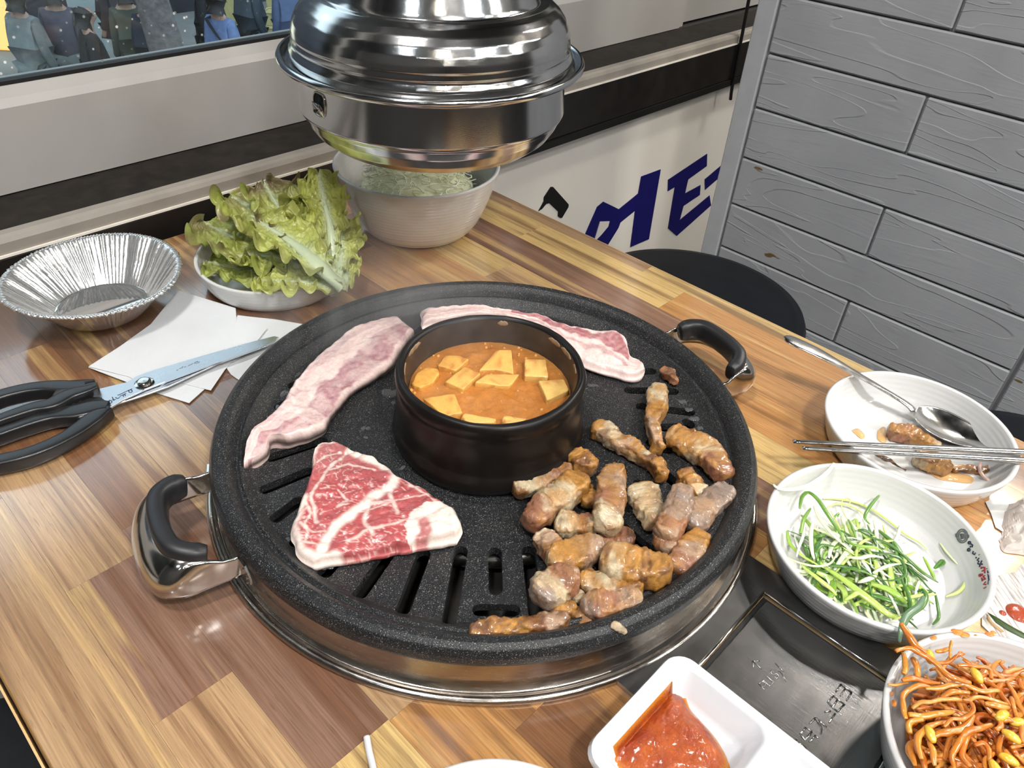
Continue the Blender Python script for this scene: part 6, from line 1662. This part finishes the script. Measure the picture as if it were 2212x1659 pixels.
# each bow is one closed loop of black plastic
sloop('handle_loop', [(1165, 345), (1050, 350), (800, 345), (560, 345), (280, 385), (-60, 480), (-350, 640), (-520, 830), (-420, 900), (-150, 800), (150, 690), (420, 600), (620, 560), (720, 510), (860, 440), (1050, 390), (1165, 350)], [0.004, 0.0065, 0.0065, 0.0055, 0.0055, 0.0055, 0.0055, 0.0055, 0.005, 0.005, 0.0045, 0.0045, 0.005, 0.0055, 0.0065, 0.0055, 0.003], [0.0055, 0.0065, 0.0065, 0.0065, 0.0065], 0.0125)
sloop('handle_loop', [(1300, 590), (1150, 700), (980, 830), (800, 950), (560, 1070), (280, 1170), (-60, 1240), (-350, 1250), (-520, 1180), (-420, 1070), (-150, 960), (150, 850), (400, 760), (620, 690), (800, 660), (950, 640), (1150, 590), (1300, 580)], [0.0045, 0.007, 0.0065, 0.0055, 0.0055, 0.0055, 0.0055, 0.0055, 0.0055, 0.0055, 0.005, 0.0045, 0.0045, 0.005, 0.006, 0.007, 0.008, 0.005], [0.0055, 0.0065, 0.0065, 0.0065, 0.0060], 0.0085)
# web between bow and blade on both halves, serrated gripping edge between them
obj('handle_web', *bevelled(prism(Zs([(640, 590), (690, 500), (760, 420), (900, 350), (1180, 335), (1190, 380), (1000, 450), (820, 545), (700, 610)], 0.0062), (0, 0, 1), 0.0115), 0.0015, 2), MBLACK, sc_)
obj('handle_web', *bevelled(prism(Zs([(860, 650), (960, 610), (1100, 550), (1240, 535), (1330, 600), (1300, 660), (1120, 740), (980, 800), (905, 760)], 0.0030), (0, 0, 1), 0.0105), 0.0015, 2), MBLACK, sc_)
tp = []
lo = Zs([(720, 640), (1080, 530), (1225, 462)], 0.0108)
hi = Zs([(1190, 460), (1150, 470), (1120, 460), (1080, 490), (1050, 480), (1010, 510), (970, 500), (930, 535), (890, 530), (850, 565), (800, 570), (760, 600), (700, 610)], 0.0108)
obj('serrated_edge', *prism(lo+hi, (0, 0, 1), 0.0025), MBLACK, sc_, smooth=False)
strokes('blade_lettering', [circ(742, 225, 33, 26), [(690, 215), (775, 178)], [(700, 210), (510, 300), (490, 297)], [(530, 327), (655, 268)], [(598, 300), (606, 332)], [(630, 285), (642, 318)], [(448, 345), (488, 370), (530, 345)], [(385, 340), (420, 410)], [(375, 398), (455, 385)], circ(350, 435, 28, 24), [(310, 420), (342, 398)], [(225, 440), (270, 487)], [(240, 472), (305, 440)], [(222, 445), (245, 432)]],
        200, 820, 9.07, 0.0102, 0.00035, 0.00012, MINKB, sc_)
strokes('blade_engraving', [[(565, 520), (600, 490), (640, 480), (620, 515), (585, 520)], [(650, 515), (675, 485)], [(540, 520), (500, 550)], [(490, 545), (440, 575)], [(400, 590), (350, 600)], [(335, 580), (310, 620)], [(300, 615), (255, 635)], [(235, 655), (200, 668)]], 360, 730, 9.52, 0.0102, 0.00022, 0.0001, MINKG, sc_)

# ================================================================== CUTLERY
def spoon():
    P1 = T(2080, 925, 0.0138); P2 = T(1850, 812, 0.0335)
    d = (P2-P1)/np.linalg.norm(P2-P1)
    t = thing('spoon', 'stainless steel spoon resting on the rim of the side plate', 'spoon', tuple(P1))
    tipx = None
    for k in np.linspace(0.1, 0.32, 400):
        Q = P1+d*k; q = Q-CAM; u = 1106+FPX*np.dot(q, RIGHT)/np.dot(q, FWD)
        if u < 1692: tipx = k; break
    Lh = tipx or 0.2
    neck = T(1975, 890, 0.0175)
    path = smoothpath([neck, T(1952, 868, 0.022), P2+np.array([0, 0, 0.0016]), P1+d*(Lh*0.8)+np.array([0, 0, 0.004]), P1+d*Lh+np.array([0, 0, 0.003])], 50)
    w = lin([0.0042, 0.0034, 0.0032, 0.0036, 0.0045, 0.0060, 0.0075, 0.0078, 0.0060], 50)
    obj('spoon_handle', *sweep(path, w, lin([0.0016, 0.0016, 0.0014, 0.0011, 0.0010], 50), 12, round_ends=True), MCUT, t)
    ax = T(2150, 965, 0.0125)-neck; L = np.linalg.norm(ax); ax /= L; sd_ = np.cross(ax, (0, 0, 1)); sd_ /= np.linalg.norm(sd_); nn = np.cross(sd_, ax)
    V, F = [], []; n, m = 34, 25
    for side in (0, 1):
        for i in range(n):
            s = i/(n-1)
            hw = 0.0205*math.sin(math.pi*min(1, s**0.72)*0.985+0.02)**0.62 if s < 1 else 0.001
            hw = max(hw, 0.0036 if s < 0.3 else 0.0008)
            for j in range(m):
                tt = 2*j/(m-1)-1
                dp = 0.0075*(1-tt*tt)*math.sin(math.pi*min(1, s*1.02))**0.8
                V.append(neck+ax*L*s+sd_*hw*tt-nn*(dp+side*0.0011)+nn*0.001)
    for side in (0, 1):
        o = side*n*m
        for i in range(n-1):
            for j in range(m-1): F.append((o+i*m+j, o+(i+1)*m+j, o+(i+1)*m+j+1, o+i*m+j+1))
    h = n*m
    for i in range(n-1):
        for j in (0, m-1): F.append((i*m+j, (i+1)*m+j, h+(i+1)*m+j, h+i*m+j))
    for i in (0, n-1):
        for j in range(m-1): F.append((i*m+j, i*m+j+1, h+i*m+j+1, h+i*m+j))
    obj('spoon_bowl', V, F, MCUT, t)
spoon()
def chopstick(a, b, za, zb, label):
    A, B = T(*a, za), T(*b, zb)
    d = (B-A)/np.linalg.norm(B-A); E_ = A+d*0.205
    path = smoothpath([A, (A+E_)/2, E_], 24)
    obj('chopstick', *sweep(path, lin([0.0016, 0.0024, 0.0030], 24), lin([0.0011, 0.0016, 0.0018], 24), 12, p=4), MCUT, None, label=label, cat='chopstick', group='metal chopsticks')
chopstick((1713, 954), (2212, 977), 0.0325, 0.0335, 'metal chopstick farther from the camera across the side plate')
chopstick((1733, 968), (2212, 995), 0.0322, 0.0330, 'metal chopstick nearer the camera across the side plate')
P = [T(792, 1591, 0.002), T(798, 1625, 0.0024), T(806, 1659, 0.003), T(815, 1720, 0.004)]
V, F = sweep(smoothpath(P, 30), 0.0019, 0.0016, 10)
obj('toothpick_wrapper', V, F, MMEL, None, label='thin white paper stick lying at the bottom edge of the photo', cat='stick')

# ================================================================== STOOLS
def stool(c, r, zs, label, rot=0.0):
    t = thing('stool', label, 'stool', (c[0], c[1], 0), 'black round stools')
    obj('seat', *lathe([(0, zs-0.05), (r-0.012, zs-0.05), (r-0.003, zs-0.042), (r, zs-0.030), (r-0.001, zs-0.014), (r-0.006, zs-0.004), (r-0.02, zs), (r*0.6, zs+0.002), (0, zs+0.003)], c, 96, z0=0), MVINYL, t)
    for i in range(4):
        a = rot+math.pi/4+i*math.pi/2
        top = np.array([c[0]+r*0.62*math.cos(a), c[1]+r*0.62*math.sin(a), zs-0.05]); bot = np.array([c[0]+r*0.86*math.cos(a), c[1]+r*0.86*math.sin(a), 0.0])
        obj('leg', *sweep([top, bot], 0.012, 0.012, 12), MBLACK, t)
    obj('foot_ring', *sweep([(c[0]+r*0.77*math.cos(a), c[1]+r*0.77*math.sin(a), 0.18) for a in np.arange(48)*2*math.pi/48], 0.008, 0.008, 8, closed=True), MBLACK, t)
stool((0.700, 0.222), 0.193, TZ-0.25, 'round black stool between the table and the grey plank partition')
stool((0.665, -0.345), 0.175, TZ-0.25, 'round black stool behind the side plate at the right edge')
stool((-0.452, 0.10), 0.19, TZ-0.25, 'round black stool below the left edge of the table')
# ================================================================== STEAM
ms, nt, b = newmat('thin_steam')
nt.nodes.remove(b)
vs = N(nt, 'VolumeScatter'); vs.inputs['Color'].default_value = (0.95, 0.95, 0.97, 1); vs.inputs['Anisotropy'].default_value = 0.3
vec = texco(nt, 'Position', (1, 1, 0.5))
d = ramp(nt, noise(nt, vec, 22, 3, 0.6, dist=0.6), [(0.40, (0, 0, 0)), (0.70, (1, 1, 1))])
gen = N(nt, 'TexCoord'); gr = N(nt, 'TexGradient', gradient_type='SPHERICAL')
mp = N(nt, 'Mapping'); mp.inputs['Location'].default_value = (-1, -1, -1); mp.inputs['Scale'].default_value = (2, 2, 2)
nt.links.new(gen.outputs['Generated'], mp.inputs['Vector']); nt.links.new(mp.outputs[0], gr.inputs['Vector'])
mu = N(nt, 'Math', operation='MULTIPLY'); nt.links.new(d, mu.inputs[0]); nt.links.new(gr.outputs['Fac'], mu.inputs[1])
m2 = N(nt, 'Math', operation='MULTIPLY'); nt.links.new(mu.outputs[0], m2.inputs[0]); m2.inputs[1].default_value = 5.0
nt.links.new(m2.outputs[0], vs.inputs['Density'])
nt.links.new(vs.outputs[0], nt.nodes['Material Output'].inputs['Volume'])
ms2 = ms.copy(); [x for x in ms2.node_tree.nodes if x.type == 'MATH'][1].inputs[1].default_value = 17.0
def puff(c, r, label, ms=ms):
    V, F = [], []
    n, m = 24, 12
    for i in range(n):
        for j in range(m+1):
            a, p = 2*math.pi*i/n, math.pi*j/m
            V.append((c[0]+r[0]*math.sin(p)*math.cos(a), c[1]+r[1]*math.sin(p)*math.sin(a), c[2]+r[2]*math.cos(p)))
    for i in range(n):
        k = (i+1) % n
        for j in range(m): F.append((i*(m+1)+j, k*(m+1)+j, k*(m+1)+j+1, i*(m+1)+j+1))
    obj('steam', V, F, ms, None, label=label, cat='steam', kind='stuff')
puff((0.005, 0.03, TZ+0.115), (0.062, 0.062, 0.055), 'thin steam rising out of the boiling stew pot')
puff((-0.005, 0.145, TZ+0.088), (0.105, 0.080, 0.058), 'thin steam over the raw pork at the back left of the pan', ms2)
